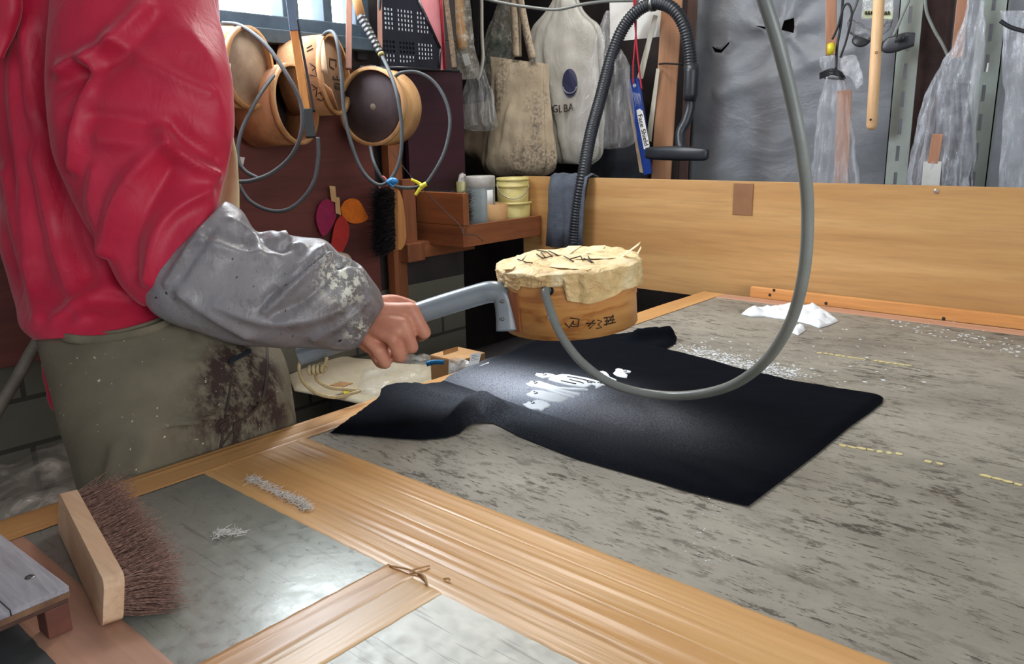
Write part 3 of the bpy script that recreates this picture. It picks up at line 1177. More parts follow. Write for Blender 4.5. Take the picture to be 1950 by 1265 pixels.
def bristles(root_fn, n, r, mat, name, parent, seed=1, segs=4):
    rnd = random.Random(seed)
    mb = MB()
    for i in range(n):
        p0, d, length, droop = root_fn(rnd)
        pts = []
        sw = V((rnd.gauss(0, 1), rnd.gauss(0, 1), rnd.gauss(0, 1))) * .10
        for j in range(segs):
            t = j / (segs - 1)
            pts.append(p0 + d * length * t + (V((0, 0, -1)) * droop + sw * length) * t * t)
        for p in pts:
            if p.z < TZ + .004 and parent is br:
                p.z = TZ + .004
        mb.tube(pts, [r, r, r * .8, r * .4][:segs] if segs == 4 else r, 3, False)
    o = mb.build(name, mat, parent, fix=False)
    o['kind'] = 'stuff'
    return o


def rf(rnd):
    u, v = rnd.uniform(-.49, .49), rnd.uniform(-.46, .46)
    p0 = cb + BD * u * L_ + lean * v * H_ * .92 + BN * T_ * .48
    d = BN + BD * (u * .22 + rnd.gauss(0, .15)) + V((0, 0, 1)) * (v * .55 - .10 + rnd.gauss(0, .13))
    return p0, d.normalized(), rnd.uniform(.040, .062), .004


bristles(rf, 3600, .00042, bristle_mat('brown_bristle', (164, 124, 108), (82, 56, 50)), 'bristles', br, 5)

# ------------------------------------------------------------------ little platform at the near left corner
pf = thing('wooden_platform', at(40, 1150, Z=TZ), 'small weathered plywood platform on wooden feet at the near table corner', 'platform')
ZT = TZ + .050
A_, B_, C_ = at(0, 1017, Z=ZT), at(131, 1116, Z=ZT), at(0, 1186, Z=ZT)
e1 = (B_ - A_).normalized()
e2 = V((-e1.y, e1.x, 0))
if e2.dot(C_ - B_) < 0:
    e2 = -e2
A2 = B_ - e1 * .20
gw = wood('weathered_plywood', (182, 178, 184), (132, 128, 134), 0, 26, .8, .3, sp=1.4)
gw2 = wood('platform_edge_ply', (150, 112, 80), (96, 66, 48), 0, 20, .7)
mid = B_ + e2 * .052
MB().slab([A2, B_, mid - e2 * .0006, A2 + e2 * .0514], (0, 0, -1), .006, .08).build('top_board', gw, pf)
MB().slab([A2 + e2 * .0526, B_ + e2 * .0526, B_ + e2 * .17, A2 + e2 * .17], (0, 0, -1), .006, .08).build('top_board', gw, pf)
MB().slab([q - V((0, 0, .0062)) for q in (A2, B_, B_ + e2 * .17, A2 + e2 * .17)], (0, 0, -1), .006, .08).build('middle_ply', gw2, pf)
MB().slab([q - V((0, 0, .0124)) for q in (A2 + e2 * .002, B_ + e2 * .002 - e1 * .002, B_ + e2 * .17, A2 + e2 * .17)], (0, 0, -1), .005, .08).build('bottom_ply', plain('dark_ply', (92, 60, 46), (70, 46, 36), .7), pf)
for u, v in ((-.026, .002), (-.18, .002), (-.026, .146), (-.18, .146)):
    q = B_ + e1 * u + e2 * v - V((0, 0, .0176))
    MB().slab([q, q + e1 * .024, q + e1 * .024 + e2 * .022, q + e2 * .022], (0, 0, -1), q.z - TZ - .002, .05).build('foot', plain('foot_wood', (122, 70, 54), (92, 52, 42), .7), pf)
sp = at(57, 1100, Z=ZT)
MB().lathe(sp, (0, 0, 1), [(.0001, .0006), (.002, .0004), (.0042, .0010), (.0048, 0)], 20).build('screw', steel, pf)
# ------------------------------------------------------------------ person
HC = at(330, 740, d=1.40)                       # hip centre
PX, PYc = HC.x, HC.y
person = thing('person', (PX, PYc, 0), 'person in red jacket, grey sleeve cover and apron gripping the sieve drum handle', 'person')
skin = NT('skin')
f = skin.noise(30, 5, .6)
g = skin.noise(220, 4, .6)
skin.set(Base_Color=skin.ramp(f, [(.3, (214, 152, 124)), (.7, (190, 122, 98))]), Roughness=.5, Subsurface_Weight=.12, Subsurface_Radius=(.01, .004, .002))
skin.bump(skin.mix(.5, f, g), .25, .002)
skin = skin.m


def chain(mb, pts, rs, sub=5, sides=14):
    P = curve3(pts, sub)
    R = crom([float(r) for r in rs], sub)
    # round ends
    d0 = (P[0] - P[1]).normalized()
    d1 = (P[-1] - P[-2]).normalized()
    P = [P[0] + d0 * R[0] * .85] + [P[0] + d0 * R[0] * .5] + P + [P[-1] + d1 * R[-1] * .5, P[-1] + d1 * R[-1] * .85]
    R = [R[0] * .45, R[0] * .85] + R + [R[-1] * .85, R[-1] * .45]
    mb.tube(P, R, sides)


bd = MB()
D = lambda x, y, d: at(x, y, d=d)
# right hand closed on the tube
WR = D(690, 606, 1.362)
EL = D(360, 470, 1.30)
SHO = D(250, -60, 1.36)
KN = [D(783, 590, 1.345), D(768, 617, 1.335), D(748, 645, 1.336), D(720, 668, 1.346)]
PIP = [D(808, 634, 1.354), D(784, 662, 1.350), D(762, 680, 1.356), D(734, 692, 1.362)]
DIP = [D(796, 640, 1.388), D(770, 660, 1.386), D(748, 676, 1.388), D(722, 690, 1.388)]
TIP = [D(782, 622, 1.404), D(756, 640, 1.402), D(734, 654, 1.402), D(708, 668, 1.40)]
rk = [.0118, .0118, .0112, .0106]
for i in range(4):
    r = rk[i]
    base = WR.lerp(D(700 - 6 * i, 585 + 18 * i, 1.356), .8)
    midp = base.lerp(KN[i], .55) + (CAM - KN[i]).normalized() * .002
    chain(bd, [base, midp, KN[i]], [.015, r * 1.05, r * 1.08])
    chain(bd, [KN[i], KN[i].lerp(PIP[i], .5) + (CAM - KN[i]).normalized() * .001, PIP[i]], [r * 1.12, r * 1.04, r * 1.03])
    chain(bd, [PIP[i], DIP[i], TIP[i]], [r * .97, r * .86, r * .78])
# fill of the palm and heel
for a_, b_, r in ((WR, KN[1].lerp(KN[2], .5), .0155), (D(705, 600, 1.366), D(770, 602, 1.362), .0135), (D(705, 620, 1.366), D(752, 630, 1.358), .015), (D(700, 640, 1.366), D(728, 658, 1.360), .014), (D(690, 650, 1.364), D(714, 668, 1.36), .0125)):
    chain(bd, [a_, a_.lerp(b_, .5), b_], [r, r, r * .9])
chain(bd, [D(700, 588, 1.372), D(740, 574, 1.388), D(772, 578, 1.398), D(800, 590, 1.398)], [.015, .0125, .0105, .0095])
# forearm, upper arm
chain(bd, [WR, WR.lerp(EL, .35), WR.lerp(EL, .75), EL], [.026, .032, .042, .040], 6, 18)
chain(bd, [EL, EL.lerp(SHO, .5), SHO], [.042, .048, .056], 6, 18)
# trunk, neck, head
up = V((0, 0, 1))
hipc = V((PX, PYc, .93))
CH = D(225, 60, 1.52)
CH = V((CH.x, CH.y, 1.30))
fwd = V((.45, .89, 0)).normalized()             # the way the person faces, along the table
lat = V((fwd.y, -fwd.x, 0))                     # person's right side
chain(bd, [hipc + V((0, 0, -.06)), hipc.lerp(CH, .5), CH, CH + V((0, 0, .10))], [.135, .125, .145, .10], 6, 24)
for s in (-1, 1):
    chain(bd, [hipc + lat * .08 * s + V((0, 0, -.03)), V((PX, PYc, .50)) + lat * .09 * s + fwd * .02, V((PX, PYc, .09)) + lat * .10 * s - fwd * .02], [.085, .055, .038], 8, 20)
    chain(bd, [V((PX, PYc, .035)) + lat * .10 * s - fwd * .05, V((PX, PYc, .03)) + lat * .105 * s + fwd * .15], [.034, .028], 5, 14)
LS = CH + V((0, 0, .08)) - lat * .19
chain(bd, [CH + V((0, 0, .08)), LS], [.08, .06])
chain(bd, [CH + V((0, 0, .08)), SHO], [.08, .06])
LE = LS - V((0, 0, .27)) - lat * .05 - fwd * .02
LW = LE - V((0, 0, .21)) + fwd * .09 - lat * .02
chain(bd, [LS, LE], [.055, .042])
chain(bd, [LE, LW], [.040, .026])
for i in range(4):
    q = LW + fwd * .035 + up * (.028 - .019 * i)
    chain(bd, [LW, q + fwd * .035, q + fwd * .075 + lat * .015, q + fwd * (.10 - .006 * abs(i - 1)) + lat * .035], [.016, .011, .0095, .008])
chain(bd, [LW + up * .01, LW + fwd * .04 + up * .045 + lat * .01, LW + fwd * .075 + up * .055 + lat * .02], [.015, .012, .0095])
NK = CH + V((0, 0, .15)) + fwd * .03
HD = NK + V((0, 0, .17)) + fwd * .05
chain(bd, [CH + V((0, 0, .06)), NK, HD - up * .05], [.075, .055, .055])
chain(bd, [HD - fwd * .02 + up * .02, HD + up * .03 + fwd * .005], [.085, .08], 6, 24)
chain(bd, [HD - up * .05 + fwd * .02, HD - up * .085 + fwd * .045], [.062, .042], 6, 20)
chain(bd, [HD + fwd * .075 + up * .005, HD + fwd * .102 - up * .025], [.010, .014])          # nose
chain(bd, [HD + fwd * .075 - up * .062 - lat * .022, HD + fwd * .086 - up * .060, HD + fwd * .075 - up * .062 + lat * .022], [.006, .009, .006])   # lips
for s in (-1, 1):
    chain(bd, [HD + lat * .082 * s + up * .02 - fwd * .01, HD + lat * .088 * s - up * .03 - fwd * .005], [.016, .011])         # ears
    chain(bd, [HD + fwd * .070 + lat * .015 * s + up * .028, HD + fwd * .066 + lat * .05 * s + up * .028], [.011, .010])       # brows
tmp = bd.build('body_raw', skin, loc=(PX, PYc, 0))
rm = tmp.modifiers.new('r', 'REMESH')
rm.mode = 'VOXEL'
rm.voxel_size = .0030
smo = tmp.modifiers.new('s', 'SMOOTH')
smo.factor = .5
smo.iterations = 4
dg = bpy.context.evaluated_depsgraph_get()
me = bpy.data.meshes.new_from_object(tmp.evaluated_get(dg))
me.polygons.foreach_set('use_smooth', [True] * len(me.polygons))
bpy.data.objects.remove(tmp)
body = bpy.data.objects.new('body', me)
if not me.materials:
    me.materials.append(skin)
COL.objects.link(body)
body.parent = person
for s in (-1, 1):
    ey = MB().lathe(HD + fwd * .078 + lat * .032 * s + up * .008, fwd, [(.009, -.004), (.008, .002), (.004, .005), (.0001, .0055)], 16)
    ey.build('eye', plain('eye_dark', (40, 32, 28), rough=.2), person)
MB().lathe(HD - fwd * .012 + up * .018, (up - fwd * .5).normalized(), [(.098, .0), (.100, .03), (.085, .065), (.05, .09), (.0001, .10)], 32).build('hair', plain('grey_black_hair', (54, 50, 50), (36, 34, 36), .6, scale=200, bump=.6), person)

# jacket trunk
red = NT('red_nylon')
f = red.noise(9, 4, .6)
red.set(Base_Color=red.ramp(f, [(.3, (196, 34, 66)), (.7, (178, 24, 56))]), Roughness=.5, Sheen_Weight=.25, Sheen_Roughness=.4, Specular_IOR_Level=.4)
red.bump(red.noise(26, 4, .55, (1, 1, .5), dist=.6), .35, .008)
red = red.m


def R_(pts, amp, w):
    return ([(q.x, q.y) for q in crom([V(p) for p in pts], 4)], amp, w)


td_ = 1.46
jr = [(D(-20, -260, td_ + .03), D(330, -250, td_ + .02), .80),
      (D(-55, -140, td_ + .03), D(395, -120, td_ + .03), .95),
      (D(-45, 20, td_ + .02), D(412, 40, td_ + .05), .95),
      (D(-15, 200, td_), D(416, 200, td_ + .05), .92),
      (D(8, 330, td_ - .02), D(416, 330, td_ + .03), .88),
      (D(22, 450, td_ - .03), D(414, 440, td_), .86),
      (D(38, 560, td_ - .05), D(410, 540, td_ - .02), .84),
      (D(60, 618, td_ - .08), D(410, 592, td_ - .06), .92),
      (D(92, 646, td_ - .10), D(412, 622, td_ - .09), .96)]
jl = loft(jr, 9, 150, nz=((7, .010), (16, .004)), ridges=[
    R_([(57, 54), (62, 140), (68, 218)], .012, 0.0130),
    R_([(46, 60), (60, 165), (68, 222), (82, 300), (110, 420)], .012, 0.0156),
    R_([(32, 88), (28, 177), (44, 348), (60, 500)], .016, 0.0156),
    R_([(90, 60), (84, 150), (92, 260), (130, 420), (170, 520)], -.016, 0.0182),
    R_([(70, 300), (110, 480), (160, 600)], .014, 0.0169),
    R_([(10, 330), (40, 480), (75, 600)], .012, 0.0156),
    R_([(110, 600), (190, 555), (280, 560)], .012, 0.0156),
    R_([(150, 440), (200, 530), (270, 580)], .012, 0.0156)], seed=1.7)
jk = jl.build('jacket', red, person)
# collar / hood fold at the back of the neck
loft([(D(-60, -40, 1.30), D(30, -60, 1.26), .6), (D(-40, 40, 1.30), D(32, 20, 1.27), .6), (D(-35, 85, 1.30), D(22, 70, 1.28), .6), (D(-25, 118, 1.30), D(2, 112, 1.28), .6)], 6, 40, nz=((20, .006),), seed=3).build('hood', red, jk)
# right sleeve of the jacket
sd_ = 1.28
sr = [(D(200, -230, 1.40), D(330, -200, 1.38), .8),
      (D(140, -130, 1.34), D(378, -110, 1.33), .75),
      (D(116, -20, 1.30), D(402, 5, 1.30), .68),
      (D(100, 90, 1.285), D(427, 85, 1.28), .64),
      (D(95, 180, 1.28), D(438, 160, 1.275), .62),
      (D(106, 265, 1.28), D(434, 245, 1.27), .62),
      (D(138, 360, 1.285), D(424, 320, 1.268), .62),
      (D(184, 460, 1.285), D(420, 362, 1.265), .64),
      (D(232, 545, 1.28), D(418, 385, 1.262), .64),
      (D(270, 585, 1.275), D(412, 405, 1.262), .62),
      (D(298, 575, 1.27), D(400, 430, 1.262), .58)]
SDP = 1.19
sl = loft(sr, 10, 170, nz=((6, .010), (14, .004)), ridges=[
    R_([(275, 6), (202, 82), (150, 112), (118, 132)], .018, 0.0143),
    R_([(300, 40), (240, 105), (175, 140), (125, 160)], -.014, 0.0182),
    R_([(215, 70), (262, 105), (316, 139), (390, 175)], .012, 0.0156),
    R_([(172, 110), (178, 152), (158, 202), (148, 260), (142, 318)], .018, 0.0117),
    R_([(150, 140), (150, 180), (128, 220)], -.014, 0.0156),
    R_([(170, 222), (230, 226), (300, 243)], -.012, 0.0182),
    R_([(190, 262), (250, 270), (310, 253)], .008, 0.0156),
    R_([(308, 250), (322, 278), (373, 316), (408, 334)], .018, 0.0130),
    R_([(335, 245), (370, 270), (420, 300)], -.014, 0.0182),
    R_([(316, 269), (253, 332), (215, 400), (205, 470)], .016, 0.0156),
    R_([(330, 320), (285, 390), (255, 450), (250, 520)], -.016, 0.0182),
    R_([(395, 365), (330, 400), (295, 450), (280, 530)], .014, 0.0143),
    R_([(180, 330), (175, 400), (205, 480)], .010, 0.0156),
    R_([(360, 60), (400, 120), (415, 200)], .008, 0.0208)], seed=5.2)
sl.build('jacket_sleeve', red, person)
# red coat tail behind the apron
loft([(D(90, 635, 1.47), D(116, 650, 1.44), .8), (D(91, 700, 1.47), D(120, 690, 1.44), .8), (D(100, 750, 1.47), D(125, 740, 1.44), .8), (D(106, 782, 1.47), D(124, 782, 1.44), .5)], 5, 24, nz=((30, .003),)).build('coat_tail', red, jk)

# grey sleeve cover
gm = NT('grey_vinyl')
f = gm.noise(9, 6, .65, dist=.5)
col = gm.ramp(f, [(.3, (146, 142, 144)), (.7, (118, 114, 118))])
f2 = gm.noise(34, 6, .72, (1, 1, .6))
col = gm.mix(gm.math('MULTIPLY', gm.ramp(f2, [(.55, (0, 0, 0, 1)), (.64, (1, 1, 1, 1))]), .4), col, lin((96, 88, 86)))
# dried paint and dirt near the cuff
sep = gm.n('ShaderNodeSeparateXYZ')
gm.l(gm._c.outputs['Object'], sep.inputs[0])


def spot(mt, cpx, d, r, root):
    c = at(*cpx, d=d) - V(root)
    vs_ = mt.n('ShaderNodeVectorMath', operation='DISTANCE')
    mt.l(mt._c.outputs['Object'], vs_.inputs[0])
    vs_.inputs[1].default_value = c
    return mt.math('SUBTRACT', 1.0, mt.math('DIVIDE', vs_.outputs['Value'], r), True)


PR = (PX, PYc, 0)
cr = gm.noise(75, 5, .75)
dirt = gm.math('MULTIPLY', gm.math('ADD', spot(gm, (700, 605), 1.29, .075, PR), gm.math('MULTIPLY', spot(gm, (640, 580), 1.27, .09, PR), .5)), gm.ramp(gm.noise(30, 5, .7), [(.36, (0, 0, 0, 1)), (.56, (1, 1, 1, 1))]), True)
col = gm.mix(gm.math('MULTIPLY', dirt, .8), col, lin((84, 66, 50)))
paint = gm.math('MULTIPLY', gm.math('ADD', gm.math('MULTIPLY', spot(gm, (655, 525), 1.27, .060, PR), 1.6), gm.math('MULTIPLY', spot(gm, (690, 638), 1.29, .035, PR), 1.3), True), gm.ramp(cr, [(.50, (0, 0, 0, 1)), (.56, (1, 1, 1, 1))]), True)
col = gm.mix(paint, col, lin((224, 220, 204)))
tiny = gm.ramp(gm.noise(95, 2, .5), [(.715, (0, 0, 0, 1)), (.73, (1, 1, 1, 1))])
col = gm.mix(tiny, col, lin((46, 42, 42)))
gm.set(Base_Color=col, Roughness=.36, Specular_IOR_Level=.5)
gm.bump(gm.noise(38, 5, .6, dist=1.0), .35, .006)
gd = 1.275
gr = [(D(282, 536, 1.27), D(420, 392, 1.265), .66),
      (D(272, 545, 1.27), D(430, 386, 1.265), .70),
      (D(290, 588, 1.275), D(460, 404, 1.27), .74),
      (D(335, 615, 1.28), D(487, 440, 1.275), .78),
      (D(395, 638, 1.285), D(522, 440, 1.28), .78),
      (D(455, 656, 1.29), D(566, 452, 1.29), .78),
      (D(520, 664, 1.30), D(612, 460, 1.30), .76),
      (D(585, 668, 1.31), D(646, 486, 1.31), .74),
      (D(636, 670, 1.325), D(688, 512, 1.32), .72),
      (D(668, 670, 1.338), D(718, 548, 1.338), .66),
      (D(684, 660, 1.345), D(730, 580, 1.346), .60),
      (D(688, 650, 1.35), D(724, 592, 1.352), .58),
      (D(680, 642, 1.352), D(716, 594, 1.354), .58)]
GP = 1.20
gl = loft(gr, 9, 160, nz=((9, .008), (24, .003)), ridges=[
    R_([(631, 489), (583, 520), (545, 556), (505, 592)], .016, .008),
    R_([(645, 505), (610, 545), (570, 578), (520, 602)], -.010, .010),
    R_([(617, 472), (576, 506), (539, 547)], .012, .008),
    R_([(605, 490), (565, 525), (520, 560), (496, 590)], -.012, .007),
    R_([(500, 440), (515, 460), (535, 472), (555, 462)], -.014, .009),
    R_([(535, 440), (545, 455), (570, 470)], .010, .008),
    R_([(632, 484), (645, 498), (662, 500), (690, 505)], -.016, .008),
    R_([(380, 455), (450, 480), (520, 490)], .010, .012),
    R_([(410, 580), (490, 610), (580, 612), (650, 590)], .009, .012),
    R_([(345, 560), (400, 600), (470, 640)], .009, .012),
    R_([(600, 645), (660, 612), (705, 575)], .009, .010),
    R_([(360, 420), (330, 465), (295, 520)], -.009, .006),
    R_([(385, 425), (352, 478), (316, 540)], .009, .007),
    R_([(405, 440), (378, 480), (345, 530)], -.007, .007),
    R_([(440, 420), (480, 450), (490, 480)], .009, .009)], seed=2.2)
cover = gl.build('sleeve_cover', gm.m, person)
cover['label'] = 'grey vinyl over-sleeve spotted with dry paint'
# apron skirt
am = NT('olive_canvas')
f = am.noise(5, 6, .65)
col = am.ramp(f, [(.3, (124, 115, 96)), (.7, (96, 89, 74))])
am.coord()
dk = am.math('MULTIPLY', am.math('ADD', am.math('ADD', spot(am, (520, 740), 1.27, .13, PR), spot(am, (470, 800), 1.24, .12, PR)), spot(am, (480, 690), 1.27, .09, PR), True), am.ramp(am.noise(24, 7, .78, (1, 1, .6)), [(.42, (0, 0, 0, 1)), (.56, (1, 1, 1, 1))]), True)
col = am.mix(am.math('MULTIPLY', dk, 1.5, True), col, lin((58, 42, 38)))
sp_ = am.ramp(am.noise(120, 2, .5), [(.72, (0, 0, 0, 1)), (.74, (1, 1, 1, 1))])
col = am.mix(sp_, col, lin((196, 184, 160)))
am.set(Base_Color=col, Roughness=.8, Specular_IOR_Level=.3)
am.bump(am.noise(300, 3, .6), .2, .002)
am = am.m
ad = 1.36
ar = [(D(104, 628, ad + .06), D(490, 585, ad + .06), .74),
      (D(98, 638, ad + .06), D(505, 608, ad + .05), .86),
      (D(108, 662, ad + .05), D(520, 650, ad + .04), .92),
      (D(115, 700, ad + .03), D(540, 690, ad + .03), .92),
      (D(122, 760, ad), D(553, 740, ad + .02), .92),
      (D(128, 820, ad - .03), D(564, 800, ad), .93),
      (D(146, 890, ad - .05), D(570, 870, ad - .01), .94),
      (D(170, 980, ad - .06), D(572, 960, ad - .03), .94),
      (D(190, 1100, ad - .07), D(570, 1100, ad - .05), .94)]
apn = loft(ar, 8, 110, nz=((5, .008), (14, .003)), ridges=[
    R_([(370, 612), (368, 650), (366, 680)], -.014, .008),
    R_([(330, 860), (360, 820), (420, 790)], .010, .014),
    R_([(436, 690), (440, 760), (425, 820)], .006, .008),
    R_([(220, 860), (210, 900), (200, 940)], .010, .012)], seed=4.4)
apn.v = [V((min(p.x, -1.121), p.y, p.z)) if p.z < .86 else p for p in apn.v]
apron = apn.build('apron', am, person)




def on_mesh(mb, px, py, off=.003):
    """point where the pixel's sight line meets a built surface"""
    t = BVHTree.FromPolygons([tuple(v) for v in mb.v], mb.f)
    return lambda x, y, o=off: _hit(t, x, y, o)


def _hit(t, x, y, o):
    d = (at(x, y, d=1.0) - CAM).normalized()
    h = t.ray_cast(CAM, d)
    if h[0] is None:
        return at(x, y, d=1.3)
    return h[0] - d * o


ha = on_mesh(apn, 0, 0)
belt = plain('apron_belt', (122, 112, 92), (98, 90, 72), .8)
bl = MB()
bl.tube(curve3([D(94, 618, 1.44), ha(112, 640, .004), ha(170, 648, .004), ha(230, 642, .004), ha(290, 628, .004), ha(340, 608, .004), ha(366, 604, .004)], 6), .0075, 10, flat=.35)
bl.tube(curve3([D(94, 618, 1.44), ha(130, 628, .006), ha(200, 636, .006), ha(270, 622, .006), ha(330, 600, .006)], 6), .0045, 8, flat=.5)
bl.tube(curve3([D(97, 614, 1.44), D(92, 628, 1.43), D(98, 648, 1.42)], 5), .006, 8)
bl.build('waist_tie', belt, apron)
pk = MB()
for pts, r in (([(448, 830), (446, 812), (452, 806), (480, 786), (500, 758), (508, 720), (509, 690), (508, 660)], .0026), ([(420, 852), (424, 826), (420, 812), (430, 806)], .0022), ([(420, 852), (444, 820)], .0016), ([(436, 684), (438, 740), (430, 790)], .0018)):
    pk.tube(curve3([ha(*q, .001) for q in pts], 5), r, 8)
pk.build('pocket_seam', plain('seam_dark', (72, 58, 48), (54, 44, 38), .8), apron)
pk = MB()
Q = [ha(436, 684, .004), ha(478, 664, .004), ha(479, 672, .004), ha(437, 694, .004)]
pk.slab(Q, (CAM - Q[0]).normalized(), .004, .1)
pk.build('pocket_opening', plain('dark_navy', (34, 38, 48), (26, 28, 38), .8), apron)
# apron bib hanging in front of the chest
bb_ = MB()
bs = [(D(420, 120, 1.56), D(436, 120, 1.55)), (D(420, 215, 1.55), D(432, 215, 1.54)), (D(416, 300, 1.53), D(450, 295, 1.52)), (D(410, 360, 1.51), D(456, 360, 1.50)), (D(405, 420, 1.49), D(456, 420, 1.48)), (D(400, 520, 1.45), D(470, 520, 1.43))]
n = len(bs)
vs, fs = [], []
for i, (a_, b_) in enumerate(bs):
    for j in range(9):
        p = a_.lerp(b_, j / 8) + (CAM - a_).normalized() * (.006 * math.sin(j * .8 + i))
        vs.append(p)
for i in range(n - 1):
    for j in range(8):
        k = i * 9 + j
        fs.append((k, k + 1, k + 10, k + 9))
bo = bb_.add(vs, fs, True).build('apron_bib', plain('cream_canvas', (196, 180, 140), (176, 160, 122), .85), person)
sm = bo.modifiers.new('t', 'SOLIDIFY')
sm.thickness = .004
# trousers and shoes below the table
tr = MB()
for s in (-1, 1):
    tr.tube(curve3([hipc + lat * .08 * s + V((0, 0, -.08)), V((PX, PYc, .50)) + lat * .09 * s + fwd * .02, V((PX, PYc, .07)) + lat * .10 * s - fwd * .02], 6), [.105] * 6 + [.085] * 4 + [.075] * 3, 24)
tr.build('trousers', plain('dark_trousers', (52, 50, 54), (40, 38, 42), .85), person)
for s in (-1, 1):
    sh_ = MB()
    sh_.tube(curve3([V((PX, PYc, .040)) + lat * .10 * s - fwd * .075, V((PX, PYc, .046)) + lat * .10 * s, V((PX, PYc, .036)) + lat * .105 * s + fwd * .10, V((PX, PYc, .03)) + lat * .107 * s + fwd * .185], 5), [.036] * 6 + [.042] * 6 + [.040, .038, .034, .028], 18)
    sh_.build('shoe', plain('shoe_dark', (46, 44, 44), rough=.6), person)
# ------------------------------------------------------------------ sieve drums hung on the window wall
def wall_drum(c, n, R, depth, label, face_c, face_c2, name='sieve_drum', inset=.012, wm=None, group='sieve drums hung on the wall'):
    n = V(n).normalized()
    t = thing(name, c, label, 'sieve drum', group)
    hm_ = wm or hoop_wood
    MB().lathe(c, n, [(R - .007, 0), (R, 0), (R, -depth), (R - .007, -depth), (R - .007, 0)], 72).build('hoop', hm_, t)
    rim = MB().lathe(c, n, [(R - .007, .0012), (R + .0022, .0012), (R + .0022, -.012), (R - .001, -.012)], 72)
    rim.build('rim_band', wood('rim_wood', (216, 172, 120), (186, 138, 88), 2, 16), t)
    MB().lathe(c - n * inset, n, [(.0001, .001), (R - .008, .001), (R - .008, -.002), (.0001, -.002)], 64).build('mesh_face', plain('mesh_' + name + str(face_c[0]), face_c, face_c2, .75, scale=14), t)
    MB().lathe(c - n * (depth - .01), n, [(.0001, 0), (R - .008, 0), (R - .008, -.003), (.0001, -.003)], 64).build('back_face', plain('drum_back', (120, 92, 62), (96, 72, 48), .8), t)
    return t


d1c = at(706, 203, d=2.28)
d1n = V((.32, -.94, .02))
d1 = wall_drum(d1c, d1n, .108, .105, 'round sieve drum with dark brown face, rightmost on the red-brown wall', (84, 72, 74), (66, 56, 60))
d2c = at(640, 142, d=2.22)
d2n = V((.85, .53, .06))
d2 = wall_drum(d2c, d2n, .108, .125, 'paper-wrapped sieve drum with handwriting, second from the right on the wall', (150, 112, 80), (124, 92, 66), wm=plain('kraft_wrap', (190, 144, 100), (160, 118, 80), .7, scale=18, bump=.4))
d3c = at(566, 198, d=2.12)
d3n = V((.92, .39, .06))
d3 = wall_drum(d3c, d3n, .104, .135, 'open brown sieve drum hanging behind the yellow wooden bar', (70, 54, 48), (56, 44, 42), inset=.10, wm=wood('hoop_brown', (194, 142, 98), (162, 112, 72), 2, 14))
d4c = at(478, 130, d=1.98)
d4n = V((.91, .41, -.06))
d4 = wall_drum(d4c, d4n, .098, .11, 'pale-faced sieve drum nearest the red jacket on the wall', (178, 156, 132), (148, 124, 102))
# tape piece, marks and label on the drums
km = MB()
dn = V(d2n).normalized()
du = V((0, 0, 1)) - dn * dn.z
du.normalize()
dv = dn.cross(du)


def d2p(a, h):
    return d2c + (du * math.cos(a) + dv * math.sin(a)) * .1095 - dn * h


def d2px(x, y):
    r = (at(x, y, d=1) - CAM).normalized()
    o = CAM - d2c
    dd = r - dn * r.dot(dn)
    oo = o - dn * o.dot(dn)
    A, B, Cc = dd.dot(dd), 2 * dd.dot(oo), oo.dot(oo) - .1092 ** 2
    Dq = max(B * B - 4 * A * Cc, 0)
    return CAM + r * ((-B - math.sqrt(Dq)) / (2 * A))


for ln in ([(593, 160), (602, 168)], [(596, 172), (604, 166), (602, 184)], [(606, 178), (614, 174), (618, 186)], [(604, 188), (612, 192), (618, 188), (610, 178)], [(590, 120), (600, 128)], [(594, 134), (602, 128)], [(590, 142), (604, 146), (600, 132)], [(584, 92), (594, 86)], [(584, 98), (596, 92)]):
    km.tube([d2px(*q) for q in ln], .0014, 5)
for ln in ([(628, 110), (628, 126), (636, 132)], [(630, 112), (640, 114), (640, 128)], [(634, 150), (652, 152)], [(634, 146), (636, 148)], [(642, 145), (643, 148)], [(650, 146), (651, 149)], [(638, 158), (650, 160), (650, 170), (638, 168), (638, 158)], [(636, 164), (652, 166)]):
    p_ = []
    for x, y in ln:
        r = at(x, y, d=1) - CAM
        t = (d2c + dn * .0005 - dn * .010 - CAM).dot(dn) / r.dot(dn)
        p_.append(CAM + r * t)
    km.tube(p_, .0014, 5)
km.build('handwritten_mark', ink, d2)
tq = MB()
n8 = 8
vv = []
for j in range(n8 + 1):
    x, y = 607 + 8 * j / n8, 68 + 70 * j / n8
    vv += [d2px(x - 6, y), d2px(x + 9, y + 2)]
tq.add(vv, [(2 * j, 2 * j + 1, 2 * j + 3, 2 * j + 2) for j in range(n8)], True)
to = tq.build('tape_piece', plain('tape_beige', (206, 184, 150), (188, 164, 130), .5), d2)
to.modifiers.new('t', 'SOLIDIFY').thickness = .0014
fr_ = MB()
for i in range(9):
    a_ = d2px(602 + i * 3.5, 146 + i * 3)
    b_ = at(636 + i * 1.0, 206 + i * .6, d=2.20 - .002 * i)
    fr_.tube([a_, a_.lerp(b_, .5) + (CAM - a_).normalized() * .003, b_], .0022, 6)
fr_.build('frayed_fibre', plain('frayed_fibre', (182, 140, 98), (150, 112, 76), .9), d2)
MB().lathe(d1c - V(d1n).normalized() * .0115, d1n, [(.0001, .0022), (.007, .002), (.010, 0)], 9).build('pale_spot', plain('pale_spot', (150, 138, 120), rough=.8), d1)
cl = film('clear_tape', (220, 220, 220), .35, .12)
n1 = V(d1n).normalized()
u1 = (V((0, 0, 1)) - n1 * n1.z).normalized()
v1 = n1.cross(u1)
tq = MB()
vv = []
